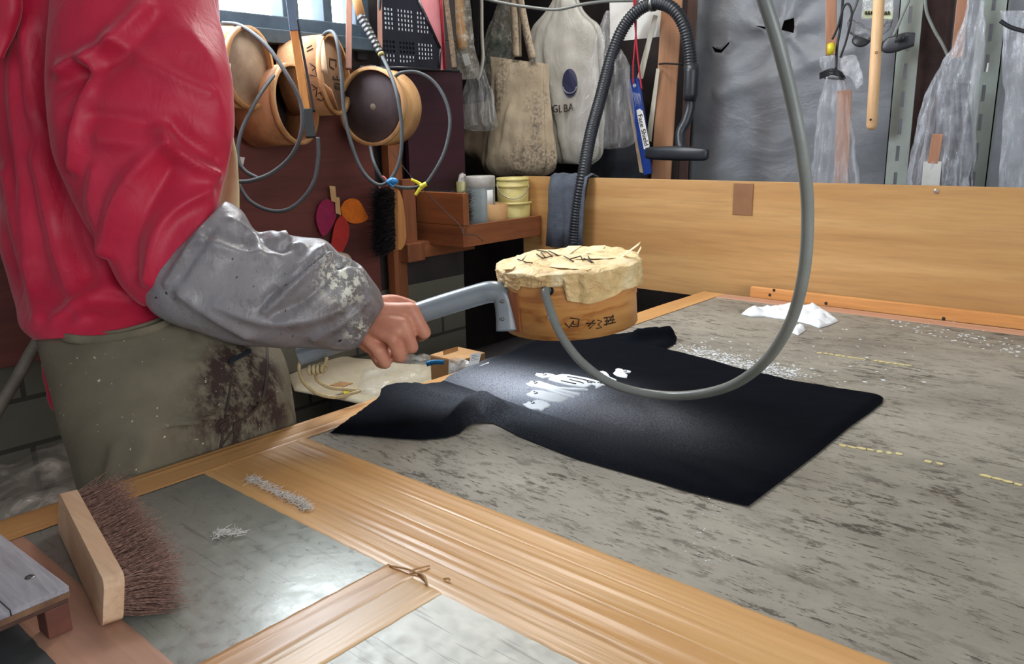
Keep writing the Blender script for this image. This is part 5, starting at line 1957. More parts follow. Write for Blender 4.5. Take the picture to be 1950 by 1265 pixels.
def slotted(pa, pb, Y, w, label, slots, side):
    a_, b_ = at(*pa, Y=Y), at(*pb, Y=Y)
    t = thing('slotted_angle', b_, label, 'steel angle', 'slotted steel angles on the rear wall')
    ax_ = (a_ - b_).normalized()
    L = (a_ - b_).length + .12
    b_ = b_ - ax_ * .12
    L += .12
    sd2 = V((1, 0, 0))
    sd2 = (sd2 - ax_ * sd2.dot(ax_)).normalized()
    fr2 = V((0, -1, 0))
    mb = MB()
    pitch, sl, sw = .0765, .044, .0095
    n_ = int(L / pitch)
    th = .003

    def bx_(u0, u1, h0, h1):
        q = [b_ + sd2 * u0 + ax_ * h0, b_ + sd2 * u1 + ax_ * h0, b_ + sd2 * u1 + ax_ * h1, b_ + sd2 * u0 + ax_ * h1]
        mb.hexa(q + [p - fr2 * th for p in q], .001)
    bx_(-w / 2, -sw / 2, 0, L)
    bx_(sw / 2, w / 2, 0, L)
    for i in range(n_ + 1):
        bx_(-sw / 2, sw / 2, i * pitch, min(L, i * pitch + pitch - sl))
    u0 = w / 2 if side > 0 else -w / 2
    q = [b_ + sd2 * u0, b_ + sd2 * u0 + V((0, .035, 0)), b_ + sd2 * u0 + V((0, .035, 0)) + ax_ * L, b_ + sd2 * u0 + ax_ * L]
    mb.hexa(q + [p - sd2 * th * side for p in q], .001)
    mb.build('slotted_face', ang_m, t)
    return t


slotted((1738, -20), (1704, 350), 2.55, .062, 'slotted grey steel angle left of the rusty pipe', 0, -1)
slotted((1896, -20), (1852, 350), 2.52, .066, 'slotted grey steel angle at the right edge of the frame', 0, 1)
rp_ = MB().tube([at(1790, -60, Y=2.66), at(1755, 350, Y=2.66), at(1752, 390, Y=2.66)], .045, 28)
tag(rp_.build('rusty_pipe', plain('rust', (104, 78, 74), (74, 54, 54), .7, scale=14), loc=at(1770, 350, Y=2.66)), 'thick rusty brown pipe between the two slotted angles', 'pipe')
# round rod hanging
t = thing('wooden_rod', at(1665, 120, Y=2.48), 'pale round wooden rod hanging against the grey plastic sheet', 'rod')
rodw = wood('rod_wood', (238, 200, 154), (222, 176, 128), 2, 20)
a_, b_ = at(1676, -40, Y=2.46), at(1660, 243, Y=2.50)
MB().tube([a_, b_.lerp(a_, .015), b_, b_ + (b_ - a_).normalized() * .006], [.0150, .0150, .0135, .009], 20).build('rod', rodw, t)
h_ = at(1658, 228, Y=2.475)
MB().lathe(h_, (CAM - h_).normalized(), [(.0001, .001), (.003, .0008), (.0032, -.004)], 14).build('hole', dark_void, t)
k_ = at(1669, 100, Y=2.46)
MB().lathe(k_, (CAM - k_).normalized(), [(.002, .001), (.0042, .001), (.0042, -.003)], 14).build('knot', plain('knot_brown', (166, 116, 74), rough=.7), t)

# ------------------------------------------------------------------ brushes wrapped in plastic bags
def fbag(name, label, Y, rings, alpha=.42, cat='plastic bag', sub=7, pleat=(11, .16), tint=(196, 199, 206), group=None, seed=0, ratio=.4, mt=None):
    t = thing(name, at((rings[-1][0] + rings[-1][2]) / 2, rings[-1][1], Y=Y), label, cat, group)
    R = [(at(r[0], r[1], Y=Y), at(r[2], r[3], Y=Y), r[4] if len(r) > 4 else ratio) for r in rings]
    l_ = loft(R, sub, 84, pleat=pleat, nz=((40, .004), (14, .006)), seed=seed)
    l_.build('film_bag', mt or film('film_' + name + str(seed), tint, alpha, .14, 42, 1.0, (1, 1, .16)), t)
    return t


bag1 = fbag('wrapped_brush', 'clear plastic bag tied with black cord around a wooden handled brush', 2.52,
            [(1562, 108, 1600, 102), (1566, 128, 1604, 126), (1576, 142, 1602, 142), (1570, 165, 1612, 165), (1560, 215, 1618, 215), (1550, 280, 1626, 280), (1542, 350, 1634, 350), (1538, 390, 1640, 390)], .24, seed=1, cat='brush', pleat=(13, .2))
bar((1583, -30), (1582, 105), .030, .016, wood('reddish_handle', (194, 142, 112), (168, 116, 88), 2, 18), 'handle_top', bag1, Y=2.53)
bar((1608, 172), (1600, 400), .040, .016, wood('handle_lower', (192, 152, 130), (170, 126, 104), 2, 18), 'handle_lower', bag1, Y=2.52)
bk = MB()
kp = at(1590, 135, Y=2.50)
for i in range(4):
    bk.tube(curve3([at(1562, 140 + i * 3, Y=2.495), at(1585, 132 + i * 3, Y=2.47), at(1606, 142 + i * 2, Y=2.495), at(1600, 150, Y=2.53), at(1570, 148, Y=2.53)], 5), .0032, 8)
bk.tube(curve3([at(1592, 132, Y=2.475), at(1594, 90, Y=2.49), at(1602, 40, Y=2.49), at(1606, -20, Y=2.48)], 5), .004, 8)
bk.tube(curve3([at(1585, 75, Y=2.49), at(1596, 50, Y=2.485), at(1606, 15, Y=2.48), at(1616, 8, Y=2.48), at(1622, 30, Y=2.48), at(1612, 75, Y=2.49), at(1600, 110, Y=2.49)], 6), .0032, 8)
bk.tube(curve3([at(1592, 135, Y=2.475), at(1602, 150, Y=2.475), at(1610, 148, Y=2.48)], 5), .003, 8)
bk.build('black_cord', black_rubber, bag1)
yt = MB().tube([at(1582, 84, Y=2.475), at(1583, 92, Y=2.472), at(1580, 104, Y=2.472)], [.010, .012, .007], 12)
yt.build('yellow_tie', ye, bag1)
fl1 = loft([(at(1598, 118, Y=2.49), at(1608, 104, Y=2.49), .5), (at(1606, 140, Y=2.48), at(1630, 108, Y=2.48), .3), (at(1622, 150, Y=2.47), at(1642, 140, Y=2.47), .3), (at(1632, 170, Y=2.47), at(1644, 160, Y=2.47), .2)], 6, 30, pleat=(5, .2), nz=((50, .006),), seed=4)
fl1.build('loose_bag_end', film('loose_end', (214, 216, 220), .34, .12, 40, .9), bag1)

bag2 = fbag('wrapped_brush', 'dusty plastic bag around a brush between the two slotted angles', 2.44,
            [(1848, -10, 1872, 0), (1838, 30, 1876, 40), (1818, 85, 1872, 100), (1790, 130, 1862, 150), (1765, 180, 1858, 190), (1748, 250, 1856, 260), (1730, 330, 1850, 330), (1722, 390, 1848, 390)], .34, seed=2, cat='brush', pleat=(12, .2))
bar((1838, -40), (1822, 110), .028, .014, wood('reddish_handle', (194, 142, 112), (168, 116, 88), 2, 18), 'handle_top', bag2, Y=2.46)
bar((1786, 255), (1776, 312), .026, .012, wood('reddish_handle', (194, 142, 112), (168, 116, 88), 2, 18), 'handle_lower', bag2, Y=2.41)
bar((1776, 308), (1768, 400), .044, .012, plain('label_grey', (206, 206, 200), (180, 180, 174), .6), 'white_sleeve', bag2, Y=2.41)
br2 = MB()
for i in range(5):
    br2.tube([at(1795 + i * 10, 160, Y=2.45), at(1790 + i * 13, 270, Y=2.45), at(1788 + i * 14, 385, Y=2.45)], .012, 8)
br2.build('dark_bristle_bundle', plain('grey_bundle', (112, 112, 118), (80, 80, 88), .6, scale=50), bag2)
hose([(1762, -20, 2.95), (1764, 20, 2.95), (1778, 55, 2.94), (1795, 85, 2.93), (1806, 108, 2.9)], 'thin_cord', 'grey cord running from above to the bag between the slotted angles', .0042, grey_hose, 'cord', None, Y=2.46)
bag3 = fbag('wrapped_brush', 'plastic wrapped bundle cut by the right edge of the frame', 2.46,
            [(1905, 20, 1990, 20), (1912, 80, 1990, 80), (1914, 130, 1980, 140), (1912, 145, 1975, 150), (1914, 200, 1985, 200), (1908, 280, 1990, 280), (1904, 390, 1995, 390)], .36, seed=3, cat='brush', pleat=(10, .18))
hose([(1905, 40, 2.85), (1925, 52, 2.85), (1960, 62, 2.84)], 'thin_cord', 'dark cord over the plastic bundle at the right edge', .005, black_rubber, 'cord', None, Y=2.40)
# pouch with printed label, twisted grey plastic, black clip on cord
t = thing('small_pouch', at(1670, 20, Y=2.56), 'small clear pouch with printed label hanging behind the wooden rod', 'pouch')
loft([(at(1646, -40, Y=2.56), at(1702, -40, Y=2.56), .12), (at(1643, 0, Y=2.56), at(1702, 0, Y=2.56), .14), (at(1641, 36, Y=2.56), at(1699, 40, Y=2.56), .06)], 5, 40, nz=((40, .004),)).build('pouch_film', film('pouch_film', (232, 234, 228), .4, .12, 40, .8), t)
MB().slab([at(x, y, Y=2.535) for x, y in ((1645, 20), (1700, 22), (1699, 36), (1644, 34))], (0, 1, 0), .001, .02).build('printed_label', plain('label_green', (206, 214, 180), (190, 200, 160), .6), t)
lm = MB()
for i in range(9):
    x = 1648 + i * 5.4
    lm.tube([at(x, 22, Y=2.532), at(x + 2.5, 28, Y=2.532)], .0016, 5)
    lm.tube([at(x + 2, 21, Y=2.532), at(x - .5, 28, Y=2.532)], .0012, 5)
lm.build('label_print', ink, t)
t = thing('twisted_bag', at(1640, 60, Y=2.58), 'twisted grey plastic bag hanging left of the round wooden rod', 'plastic bag')
loft([(at(1614, 42, Y=2.58), at(1622, 36, Y=2.58), .7), (at(1618, 60, Y=2.58), at(1634, 44, Y=2.58), .6), (at(1634, 72, Y=2.58), at(1648, 52, Y=2.58), .6), (at(1655, 80, Y=2.58), at(1662, 58, Y=2.58), .6), (at(1690, 60, Y=2.58), at(1680, 48, Y=2.58), .6), (at(1700, 38, Y=2.58), at(1690, 36, Y=2.58), .6)], 6, 36, pleat=(6, .25), nz=((50, .004),)).build('bag_film', film('twist_film', (150, 152, 156), .5, .15, 40), t)
MB().lathe(at(1640, 76, Y=2.575), (CAM - at(1640, 76, Y=2.575)).normalized() + V((0, 0, .8)), [(.0001, .006), (.022, .006), (.026, 0), (.022, -.006)], 24).build('dark_disc', plain('dark_disc', (64, 66, 70), rough=.4), t)
MB().tube(curve3([at(1618, 40, Y=2.58), at(1630, 10, Y=2.6), at(1640, -20, Y=2.6)], 4), .0034, 8).build('cord', grey_hose, t)
t = thing('black_clip', at(1710, 82, Y=2.48), 'black plastic clip hanging on a grey cord by the left slotted angle', 'clip')
cp_ = plain('clip_black', (52, 55, 60), (40, 42, 47), .4, bump=.03)
loft([(at(1676, 88, Y=2.48), at(1678, 82, Y=2.48), .6), (at(1682, 100, Y=2.48), at(1690, 72, Y=2.48), .45), (at(1700, 101, Y=2.48), at(1704, 68, Y=2.48), .45), (at(1720, 95, Y=2.48), at(1722, 62, Y=2.48), .5), (at(1738, 89, Y=2.48), at(1740, 62, Y=2.48), .5), (at(1741, 86, Y=2.48), at(1743, 64, Y=2.48), .5)], 5, 28, sq=.7).build('clip_body', cp_, t)
rb_ = MB()
for i in range(7):
    rb_.tube([at(1704 + i * 2.6, 82 - i * .6, Y=2.46), at(1707 + i * 2.6, 68 - i * .6, Y=2.462)], .0014, 6)
rb_.build('grip_rib', black_rubber, t)
MB().tube(curve3([at(1701, 70, Y=2.475), at(1718, 30, Y=2.48), at(1740, -20, Y=2.49)], 5), .0038, 8).build('cord', grey_hose, t)

tag(MB().tube(curve3([at(1884, 120, Y=2.6), at(1880, 140, Y=2.6), at(1876, 162, Y=2.6)], 4), .0045, 10).build('white_tie', white_paper, loc=at(1880, 140, Y=2.6)), 'white tie seen through a slot of the right steel angle', 'tie')

# ------------------------------------------------------------------ wooden stud, vacuum hose, hanging tools
su = thing('wooden_stud', at(1250, 340, Y=2.56), 'upright wooden stud with a dark wire tie behind the vacuum hose', 'stud')
stw = wood('stud_wood', (196, 148, 112), (168, 120, 86), 2, 14)
bar((1284, -60), (1258, 350), .070, .04, stw, 'stud', su, Y=2.53)
MB().tube(curve3([at(1255, 122, Y=2.49), at(1270, 121, Y=2.48), at(1300, 123, Y=2.5)], 4), .003, 8).build('wire_tie', dark_void, su)
tag(bar((1322, -60), (1300, 350), .035, .03, wood('dark_stud', (112, 78, 66), (88, 60, 52), 2, 12), 'wooden_stud', None, Y=2.66), 'darker narrow stud at the left edge of the grey plastic sheet', 'stud')
vc = thing('vacuum_hose', at(1250, 6, Y=2.42), 'black corrugated vacuum hose hooked over the stud with floor nozzle', 'vacuum hose')
vp = [at(1094, 462, Y=2.165), at(1100, 400, Y=2.17), at(1110, 338, Y=2.18), at(1124, 260, Y=2.24), at(1144, 185, Y=2.32), at(1164, 110, Y=2.38), at(1186, 55, Y=2.41), at(1215, 20, Y=2.42), at(1248, 6, Y=2.43), at(1280, 16, Y=2.43), at(1302, 48, Y=2.44), at(1313, 95, Y=2.45), at(1315, 130, Y=2.45)]
P = curve3(vp, 40)
L = 0
acc = [0]
for i in range(1, len(P)):
    L += (P[i] - P[i - 1]).length
    acc.append(L)
NP = int(L / .0022)
Q, j = [], 0
for i in range(NP):
    s = L * i / (NP - 1)
    while j < len(acc) - 2 and acc[j + 1] < s:
        j += 1
    t = (s - acc[j]) / max(acc[j + 1] - acc[j], 1e-9)
    Q.append(P[j].lerp(P[j + 1], t))
rr = [.0185 + .0032 * (.5 + .5 * math.cos(2 * math.pi * i * .0022 / .0095)) for i in range(NP)]
vb = plain('vacuum_black', (44, 48, 54), (34, 37, 42), .38, bump=.02)
MB().tube(Q, rr, 20).build('corrugated_hose', vb, vc)
MB().tube([at(1316, 124, Y=2.45), at(1317, 136, Y=2.45), at(1315, 180, Y=2.45), at(1313, 192, Y=2.45)], [.024, .025, .0235, .021], 22).build('connector', vb, vc)
MB().tube(curve3([at(1313, 186, Y=2.45), at(1314, 205, Y=2.45), at(1306, 232, Y=2.44), at(1296, 252, Y=2.43), at(1296, 275, Y=2.42), at(1298, 288, Y=2.41)], 6), .0165, 18).build('bent_tube', vb, vc)
nz0, nz1_ = at(1228, 292, Y=2.40), at(1350, 296, Y=2.40)
loft([(at(1228, 300, Y=2.41), at(1229, 282, Y=2.41), .9), (at(1240, 304, Y=2.40), at(1240, 280, Y=2.40), 1.0), (at(1285, 306, Y=2.40), at(1286, 278, Y=2.40), 1.3), (at(1310, 306, Y=2.40), at(1312, 279, Y=2.40), 1.3), (at(1340, 306, Y=2.40), at(1342, 282, Y=2.40), 1.0), (at(1350, 302, Y=2.41), at(1351, 284, Y=2.41), .8)], 6, 28, sq=.6).build('floor_nozzle', vb, vc)
hk = at(1240, 10, Y=2.43)
hkd = (P[320] - P[310]).normalized()
MB().lathe(at(1243, 7, Y=2.43), (at(1256, 7, Y=2.43) - at(1236, 9, Y=2.43)).normalized(), [(.0228, -.008), (.0245, -.008), (.0245, .008), (.0228, .008), (.0228, -.008)], 32).build('metal_band', steel, vc)
# cloth draped over the backboard behind the hose
ck = NT('denim_rag')
f = ck.noise(24, 6, .7)
ck.set(Base_Color=ck.ramp(f, [(.3, (96, 104, 116)), (.7, (66, 72, 84))]), Roughness=.95)
ck.bump(ck.noise(60, 5, .7), .6, .005)
vs, fs = [], []
rows = [(2.26, -.10), (2.245, -.03), (2.23, .004), (2.20, .014), (2.18, .004), (2.172, -.04), (2.168, -.11), (2.166, -.17), (2.165, -.235)]
xa, xb = at(1053, 337, Y=2.19).x, at(1128, 337, Y=2.19).x
for i, (y, dz) in enumerate(rows):
    for j in range(25):
        u = j / 24
        x = xa + (xb - xa) * u - (.012 * max(0, i - 3) / 5 if u < .5 else .018 * max(0, i - 3) / 5)
        vs.append(V((x + .004 * mn.noise(V((i * .7, u * 3, 4))), y - .012 * abs(math.sin(u * 8)) * (1 if i > 3 else .3) + .004 * mn.noise(V((u * 9, i * .6, 2))), zt + dz + .004 * mn.noise(V((u * 6, i, 8))))))
for i in range(len(rows) - 1):
    for j in range(24):
        k = i * 25 + j
        fs.append((k, k + 1, k + 26, k + 25))
o = MB().add(vs, fs, True).build('rag', ck.m, loc=(xa, 2.2, zt))
o.modifiers.new('t', 'SOLIDIFY').thickness = .004
tag(o, 'blue-grey rag draped over the plywood board under the vacuum hose', 'rag')

# face shield packet, white cane strip, red cord, paper
fs_ = thing('face_shield_pack', at(1215, 230, Y=2.44), 'narrow blue packet with white lettering hanging on a doubled red cord', 'packet')
blue_m = plain('blue_card', (30, 66, 150), (24, 54, 130), .4, bump=.02)
A_ = [at(x, y, Y=2.44) for x, y in ((1196, 152), (1213, 148), (1219, 170), (1240, 330), (1226, 334), (1196, 172))]
MB().prism(A_, (0, 1, 0), .010).build('packet_body', blue_m, fs_)
MB().prism([at(x, y, Y=2.446) for x, y in ((1194, 165), (1199, 180), (1226, 330), (1218, 328), (1196, 190))], (0, 1, 0), .010).build('cream_backing', plain('cream_card', (206, 184, 150), rough=.7), fs_)
P_ = [at(x, y, Y=2.4385) for x, y in ((1212, 210), (1218, 207), (1224, 212), (1237, 278), (1234, 284), (1226, 284), (1213, 218))]
MB().prism(P_, (0, 1, 0), .0012).build('white_panel', white_paper, fs_)
td0, td1 = at(1217, 213, Y=2.4375), at(1232, 282, Y=2.4375)
text('Face Shield', .0245, ink, fs_, td0.lerp(td1, .5), td1 - td0, V((1, 0, .2)))
wl_m = plain('white_ink', (210, 216, 226), bump=0)
wt = MB()
for i in range(6):
    a_ = at(1206 + i * 2.4, 176 + i * .5, Y=2.4385)
    b_ = at(1211 + i * 2.0, 204 - (i % 3) * 3, Y=2.4385)
    wt.tube([a_, b_], .0006, 4)
wt.build('small_print', wl_m, fs_)
hh_ = at(1208, 163, Y=2.4385)
MB().lathe(hh_, (0, -1, 0), [(.0001, .001), (.0062, .001), (.0065, -.001)], 20).build('hang_hole', plain('pale_rivet', (210, 216, 222), rough=.5), fs_)
rc = plain('red_cord', (176, 36, 54), (150, 28, 46), .7)
t = MB()
t.tube(curve3([at(1206, 160, Y=2.43), at(1206, 120, Y=2.43), at(1211, 60, Y=2.43), at(1210, -20, Y=2.43)], 6), .0032, 8)
t.tube(curve3([at(1222, 170, Y=2.43), at(1217, 130, Y=2.43), at(1212, 80, Y=2.43), at(1208, 20, Y=2.43), at(1207, -20, Y=2.43)], 6), .0032, 8)
t.build('red_cord', rc, fs_)
tag(MB().slab([at(x, y, Y=2.50) for x, y in ((1160, -40), (1262, -40), (1258, 70), (1162, 80))], (0, 1, 0), .0012, .02).build('paper_sheet', white_paper, loc=at(1210, 40, Y=2.5)), 'white paper sheet pinned behind the vacuum hose', 'paper')
t = thing('white_ribbon', at(1235, 160, Y=2.52), 'pale flat ribbon slanting down beside the wooden stud', 'ribbon')
cm = plain('pale_ribbon', (196, 192, 176), (178, 174, 158), .6)
MB().slab([at(x, y, Y=2.47) for x, y in ((1244, 28), (1252, 30), (1224, 150), (1212, 152))], (0, 1, 0), .002, .05).build('upper_strip', cm, t)
MB().slab([at(x, y, Y=2.49) for x, y in ((1250, 130), (1256, 132), (1240, 270), (1230, 268))], (0, 1, 0), .002, .05).build('lower_strip', cm, t)
# grey cable along the top
hose([(910, -6, 2.75), (960, 6, 2.75), (1010, 14, 2.74), (1060, 18, 2.73), (1110, 8, 2.72), (1160, 2, 2.72), (1230, 0, 2.74), (1300, -10, 2.8)], 'grey_cable', 'grey cable sagging across the top above the hanging bags', .0055, grey_hose, 'cable', None)

# ------------------------------------------------------------------ hanging bags
cv = NT('soiled_canvas')
f = cv.noise(7, 6, .7)
sp = cv.noise(90, 5, .75)
fz = cv.noise(9, 4, .6, (1, 1, .5))
dirt = cv.math('MULTIPLY', cv.ramp(sp, [(.44, (0, 0, 0, 1)), (.6, (1, 1, 1, 1))]), cv.ramp(fz, [(.44, (0, 0, 0, 1)), (.62, (1, 1, 1, 1))]))
cv.set(Base_Color=cv.mix(cv.math('MULTIPLY', dirt, .85), cv.ramp(f, [(.3, (200, 184, 158)), (.7, (176, 158, 132))]), lin((84, 76, 72))), Roughness=.9)
cv.bump(cv.noise(22, 5, .6, (1, 1, .4)), .5, .01)
TY = 2.42
tt = thing('tote_bag', at(995, 335, Y=TY), 'dirty cream canvas tote bag hanging by two long straps', 'bag')
loft([(at(936, 108, Y=TY), at(1044, 122, Y=TY), .06), (at(938, 125, Y=TY), at(1044, 132, Y=TY), .12), (at(940, 180, Y=TY), at(1046, 170, Y=TY), .22), (at(930, 240, Y=TY), at(1052, 230, Y=TY), .3), (at(920, 290, Y=TY), at(1057, 280, Y=TY), .34), (at(922, 318, Y=TY), at(1056, 316, Y=TY), .34), (at(940, 334, Y=TY), at(1044, 332, Y=TY), .3), (at(958, 337, Y=TY), at(1030, 336, Y=TY), .15)], 8, 110, pleat=(7, .09), nz=((9, .012), (22, .004)), seed=6, ridges=[
    (curve3([at(x, y, Y=TY - .05) for x, y in ((975, 120), (970, 200), (955, 300))], 4), .014, .012),
    (curve3([at(x, y, Y=TY - .06) for x, y in ((1010, 125), (1022, 200), (1036, 300))], 4), .014, .012),
    (curve3([at(x, y, Y=TY - .06) for x, y in ((990, 150), (992, 230), (985, 310))], 4), -.012, .014)]).build('bag_body', cv.m, tt)


def strap(pts, w, name, par, mt, Y):
    C = curve3([at(x, y, Y=Y - i * .002) for i, (x, y) in enumerate(pts)], 6)
    vs, fs = [], []
    for i, p in enumerate(C):
        d = (C[min(i + 1, len(C) - 1)] - C[max(i - 1, 0)]).normalized()
        s = d.cross(V((0, -1, 0))).normalized()
        vs += [p - s * w / 2, p + s * w / 2]
    fs = [(2 * i, 2 * i + 1, 2 * i + 3, 2 * i + 2) for i in range(len(C) - 1)]
    o = MB().add(vs, fs, True).build(name, mt, par)
    o.modifiers.new('t', 'SOLIDIFY').thickness = .003
    return o


strap([(982, 108), (980, 60), (977, 0), (976, -40)], .034, 'strap', tt, cv.m, TY - .02)
strap([(1014, 112), (1002, 60), (990, 0), (984, -40)], .034, 'strap', tt, cv.m, TY - .03)
strap([(990, 108), (989, 60), (987, 0), (985, -40)], .018, 'strap', tt, cv.m, TY + .02)

milk = NT('milky_plastic')
f = milk.noise(6, 5, .6)
milk.set(Base_Color=milk.ramp(f, [(.3, (206, 204, 194)), (.7, (184, 182, 172))]), Roughness=.38, Specular_IOR_Level=.5, Alpha=.93)
milk.bump(milk.noise(18, 6, .65, (1, 1, .4), dist=.6), .6, .012)
GY = 2.52
gb = thing('plastic_carrier_bag', at(1070, 312, Y=GY), 'large milky plastic carrier bag with dark oval emblem and black letters', 'plastic bag')
gl_ = loft([(at(1064, -60, Y=GY), at(1090, -60, Y=GY), .6), (at(1060, -10, Y=GY), at(1094, -10, Y=GY), .6), (at(1040, 25, Y=GY), at(1110, 25, Y=GY), .4), (at(1016, 60, Y=GY), at(1136, 50, Y=GY), .3), (at(1010, 100, Y=GY), at(1146, 90, Y=GY), .3), (at(1022, 160, Y=GY), at(1146, 160, Y=GY), .32), (at(1038, 230, Y=GY), at(1146, 230, Y=GY), .32), (at(1050, 290, Y=GY), at(1146, 290, Y=GY), .3), (at(1056, 308, Y=GY), at(1130, 312, Y=GY), .25), (at(1070, 312, Y=GY), at(1120, 314, Y=GY), .1)], 7, 96, pleat=(11, .13), nz=((10, .010), (26, .004)), seed=8)
gl_.build('bag_body', milk.m, gb)
hg = on_mesh(gl_, 0, 0)
E_ = [hg(1085 + 14 * math.cos(a * math.pi / 14), 158 + 27 * math.sin(a * math.pi / 14), .004) for a in range(28)]
MB().prism(E_, (0, -1, 0), .0008).build('oval_emblem', plain('navy_print', (58, 60, 92), (50, 52, 82), .5, bump=0), gb)
em = MB().tube([hg(1085 + 13 * math.cos(a), 163 + 15 * math.sin(a), .0062) for a in [math.pi * (.05 + .09 * k) for k in range(11)]], .0022, 6)
em.build('emblem_arc', plain('pale_print', (176, 180, 196), bump=0), gb)
for ch, x, y in (('G', 1057, 208), ('L', 1067, 208), ('B', 1077, 207), ('A', 1087, 205)):
    text(ch, .040, ink, gb, hg(x, y, .007), RX.x * V((1, 0, 0)) + V((.35, 0, 0)), V((0, 0, 1)), 'printed_letter')
CY = 2.40
cb_ = fbag('clear_bag', 'clear crinkled plastic bag hanging right of the carrier bag', CY,
           [(1156, 20, 1160, 20, .6), (1140, 60, 1162, 60), (1122, 120, 1190, 110), (1098, 180, 1200, 170), (1082, 230, 1204, 230), (1078, 262, 1205, 265), (1100, 275, 1190, 280), (1120, 282, 1160, 284, .2)], .22, seed=9, tint=(206, 204, 202), pleat=(9, .1))
hl = MB()  # near-white streaks painted as glints along the bag's creases
for a_, b_ in (((1096, 230), (1131, 194)), ((1112, 192), (1121, 182))):
    p_, q_ = at(*a_, Y=CY - .06), at(*b_, Y=CY - .06)
    hl.tube([p_, p_.lerp(q_, .5), q_], [.0008, .0022, .0008], 6)
hl.build('crease_glint', film('glint_film', (244, 244, 244), .9, .05, 30, .1), cb_)
t = thing('dark_cloth_bag', at(1130, 330, Y=2.62), 'dark navy cloth bag hanging low behind the clear plastic bag', 'bag')
loft([(at(1118, 150, Y=2.64), at(1214, 120, Y=2.64), .2), (at(1100, 230, Y=2.64), at(1230, 220, Y=2.64), .25), (at(1095, 300, Y=2.64), at(1236, 300, Y=2.64), .25), (at(1110, 350, Y=2.64), at(1230, 350, Y=2.64), .2)], 6, 60, nz=((12, .012),), seed=3).build('bag_body', plain('navy_cloth', (54, 58, 66), (40, 42, 50), .85), t)
# left: wrapped tan roll, black strip, ribbon, clear bag
t = thing('wrapped_roll', at(876, 80, Y=2.30), 'tan roll in clear film hanging left of the tote bag', 'roll')
MB().tube([at(866, -60, Y=2.3), at(872, 20, Y=2.3), at(880, 90, Y=2.3), at(881, 94, Y=2.3)], [.026, .025, .020, .016], 20).build('tan_roll', wood('tan_roll', (206, 150, 78), (176, 122, 58), 2, 14, .3), t)
loft([(at(852, -60, Y=2.3), at(884, -60, Y=2.3), .8), (at(857, 20, Y=2.3), at(892, 20, Y=2.3), .8), (at(866, 90, Y=2.3), at(902, 95, Y=2.3), .6), (at(872, 130, Y=2.3), at(910, 125, Y=2.3), .5), (at(880, 152, Y=2.3), at(908, 150, Y=2.3), .4)], 6, 44, pleat=(6, .12), nz=((40, .004),), seed=2).build('film_wrap', film('roll_film', (220, 214, 200), .28, .1, 36), t)
MB().slab([at(x, y, Y=2.25) for x, y in ((879, 104), (890, 101), (896, 122), (886, 126))], (0, 1, 0), .001, .03).build('paper_label', white_paper, t)
tag(MB().slab([at(x, y, Y=2.36) for x, y in ((898, -60), (911, -60), (911, 104), (902, 105))], (0, 1, 0), .004, .05).build('black_strip', black_rubber, loc=at(905, 50, Y=2.36)), 'flat black strip hanging between tan roll and tote bag', 'strip')
t = thing('grey_ribbon', at(912, 100, Y=2.34), 'pale grey ribbon curving down beside the black strip', 'ribbon')
strap([(916, -60), (917, 60), (919, 110), (914, 140), (908, 152)], .016, 'ribbon_band', t, plain('ribbon_grey', (190, 188, 180), (172, 170, 162), .5), 2.33)
fbag('clear_bag', 'clear plastic bag of crumpled film hanging low left of the tote bag', 2.34,
     [(898, 130, 916, 128, .6), (886, 165, 926, 150), (876, 195, 936, 180), (870, 210, 940, 225), (880, 240, 944, 240), (905, 250, 936, 250, .2)], .26, seed=12, tint=(206, 206, 204), pleat=(11, .14))
t = thing('green_bag', at(945, 80, Y=2.56), 'clear plastic bag with green contents behind the tote bag straps', 'plastic bag')
loft([(at(940, 60, Y=2.58), at(958, 55, Y=2.58), .5), (at(930, 90, Y=2.58), at(966, 85, Y=2.58), .4), (at(930, 130, Y=2.58), at(962, 125, Y=2.58), .3), (at(938, 140, Y=2.58), at(955, 140, Y=2.58), .3)], 6, 30, nz=((30, .008),)).build('green_cloth', plain('teal_cloth', (44, 84, 76), (30, 60, 56), .8, scale=40), t)
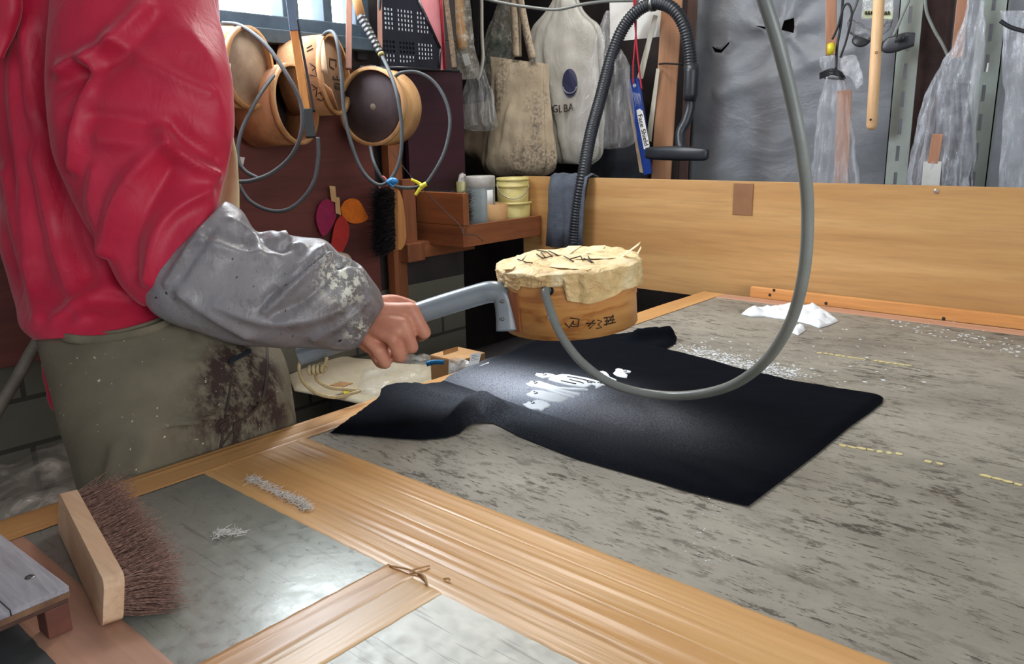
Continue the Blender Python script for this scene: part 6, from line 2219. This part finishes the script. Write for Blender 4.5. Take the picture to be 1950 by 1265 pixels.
loft([(at(958, -20, Y=2.56), at(970, -20, Y=2.56), .6), (at(945, 20, Y=2.56), at(978, 20, Y=2.56), .5), (at(926, 70, Y=2.56), at(982, 70, Y=2.56), .4), (at(922, 120, Y=2.56), at(975, 120, Y=2.56), .4), (at(930, 160, Y=2.56), at(968, 160, Y=2.56), .3)], 6, 50, pleat=(8, .12), nz=((30, .006),), seed=7).build('film_bag', film('green_film', (190, 186, 172), .45, .15, 34), t)
t = thing('cloth_bag', at(915, 300, Y=2.56), 'beige cloth bag hanging behind the tote bag at lower left', 'bag')
loft([(at(880, 200, Y=2.56), at(945, 190, Y=2.56), .2), (at(878, 250, Y=2.56), at(950, 250, Y=2.56), .25), (at(876, 285, Y=2.56), at(952, 300, Y=2.56), .25), (at(895, 300, Y=2.56), at(950, 330, Y=2.56), .1)], 6, 50, pleat=(5, .12), nz=((16, .008),), seed=9).build('bag_body', plain('beige_cloth', (176, 156, 132), (150, 130, 108), .9), t)

# ------------------------------------------------------------------ light
wd = bpy.data.worlds.new('world')
S.world = wd
wd.use_nodes = True
bg = wd.node_tree.nodes['Background']
bg.inputs[0].default_value = (.86, .92, 1.0, 1)
bg.inputs[1].default_value = .55


def area(name, loc, target, size, size_y, power, col):
    l = bpy.data.lights.new(name, 'AREA')
    l.shape = 'RECTANGLE'
    l.size, l.size_y = size, size_y
    l.energy = power
    l.color = col
    o = bpy.data.objects.new(name, l)
    COL.objects.link(o)
    o.location = loc
    o.rotation_euler = (V(target) - V(loc)).to_track_quat('-Z', 'Y').to_euler()
    return o


# ceiling tubes over the table and an added fill lamp on the unseen right side
area('ceiling_tube_light', (-1.4, 1.7, 2.52), (-.8, 1.15, .8), .3, 1.3, 24, (1, .96, .9))
area('right_fill_light', (1.9, .2, 1.7), (-1.0, 1.2, .9), 1.6, 1.6, 36, (.93, .97, 1))
area('window_daylight', (WX + .02, (WY0 + WY1) / 2, (WZ0 + WZ1) / 2), (0, 1.1, .6), .6, .9, 34, (.86, .94, 1))
S.view_settings.view_transform = 'Standard'
S.view_settings.look = 'None'
S.view_settings.gamma = 1
S.view_settings.use_curve_mapping = False
S.view_settings.exposure = 0.1
S.cycles.max_bounces = 8
S.cycles.transparent_max_bounces = 24
S.cycles.sample_clamp_indirect = 6
for o in bpy.data.objects:
    if '_o' in o:
        del o['_o']
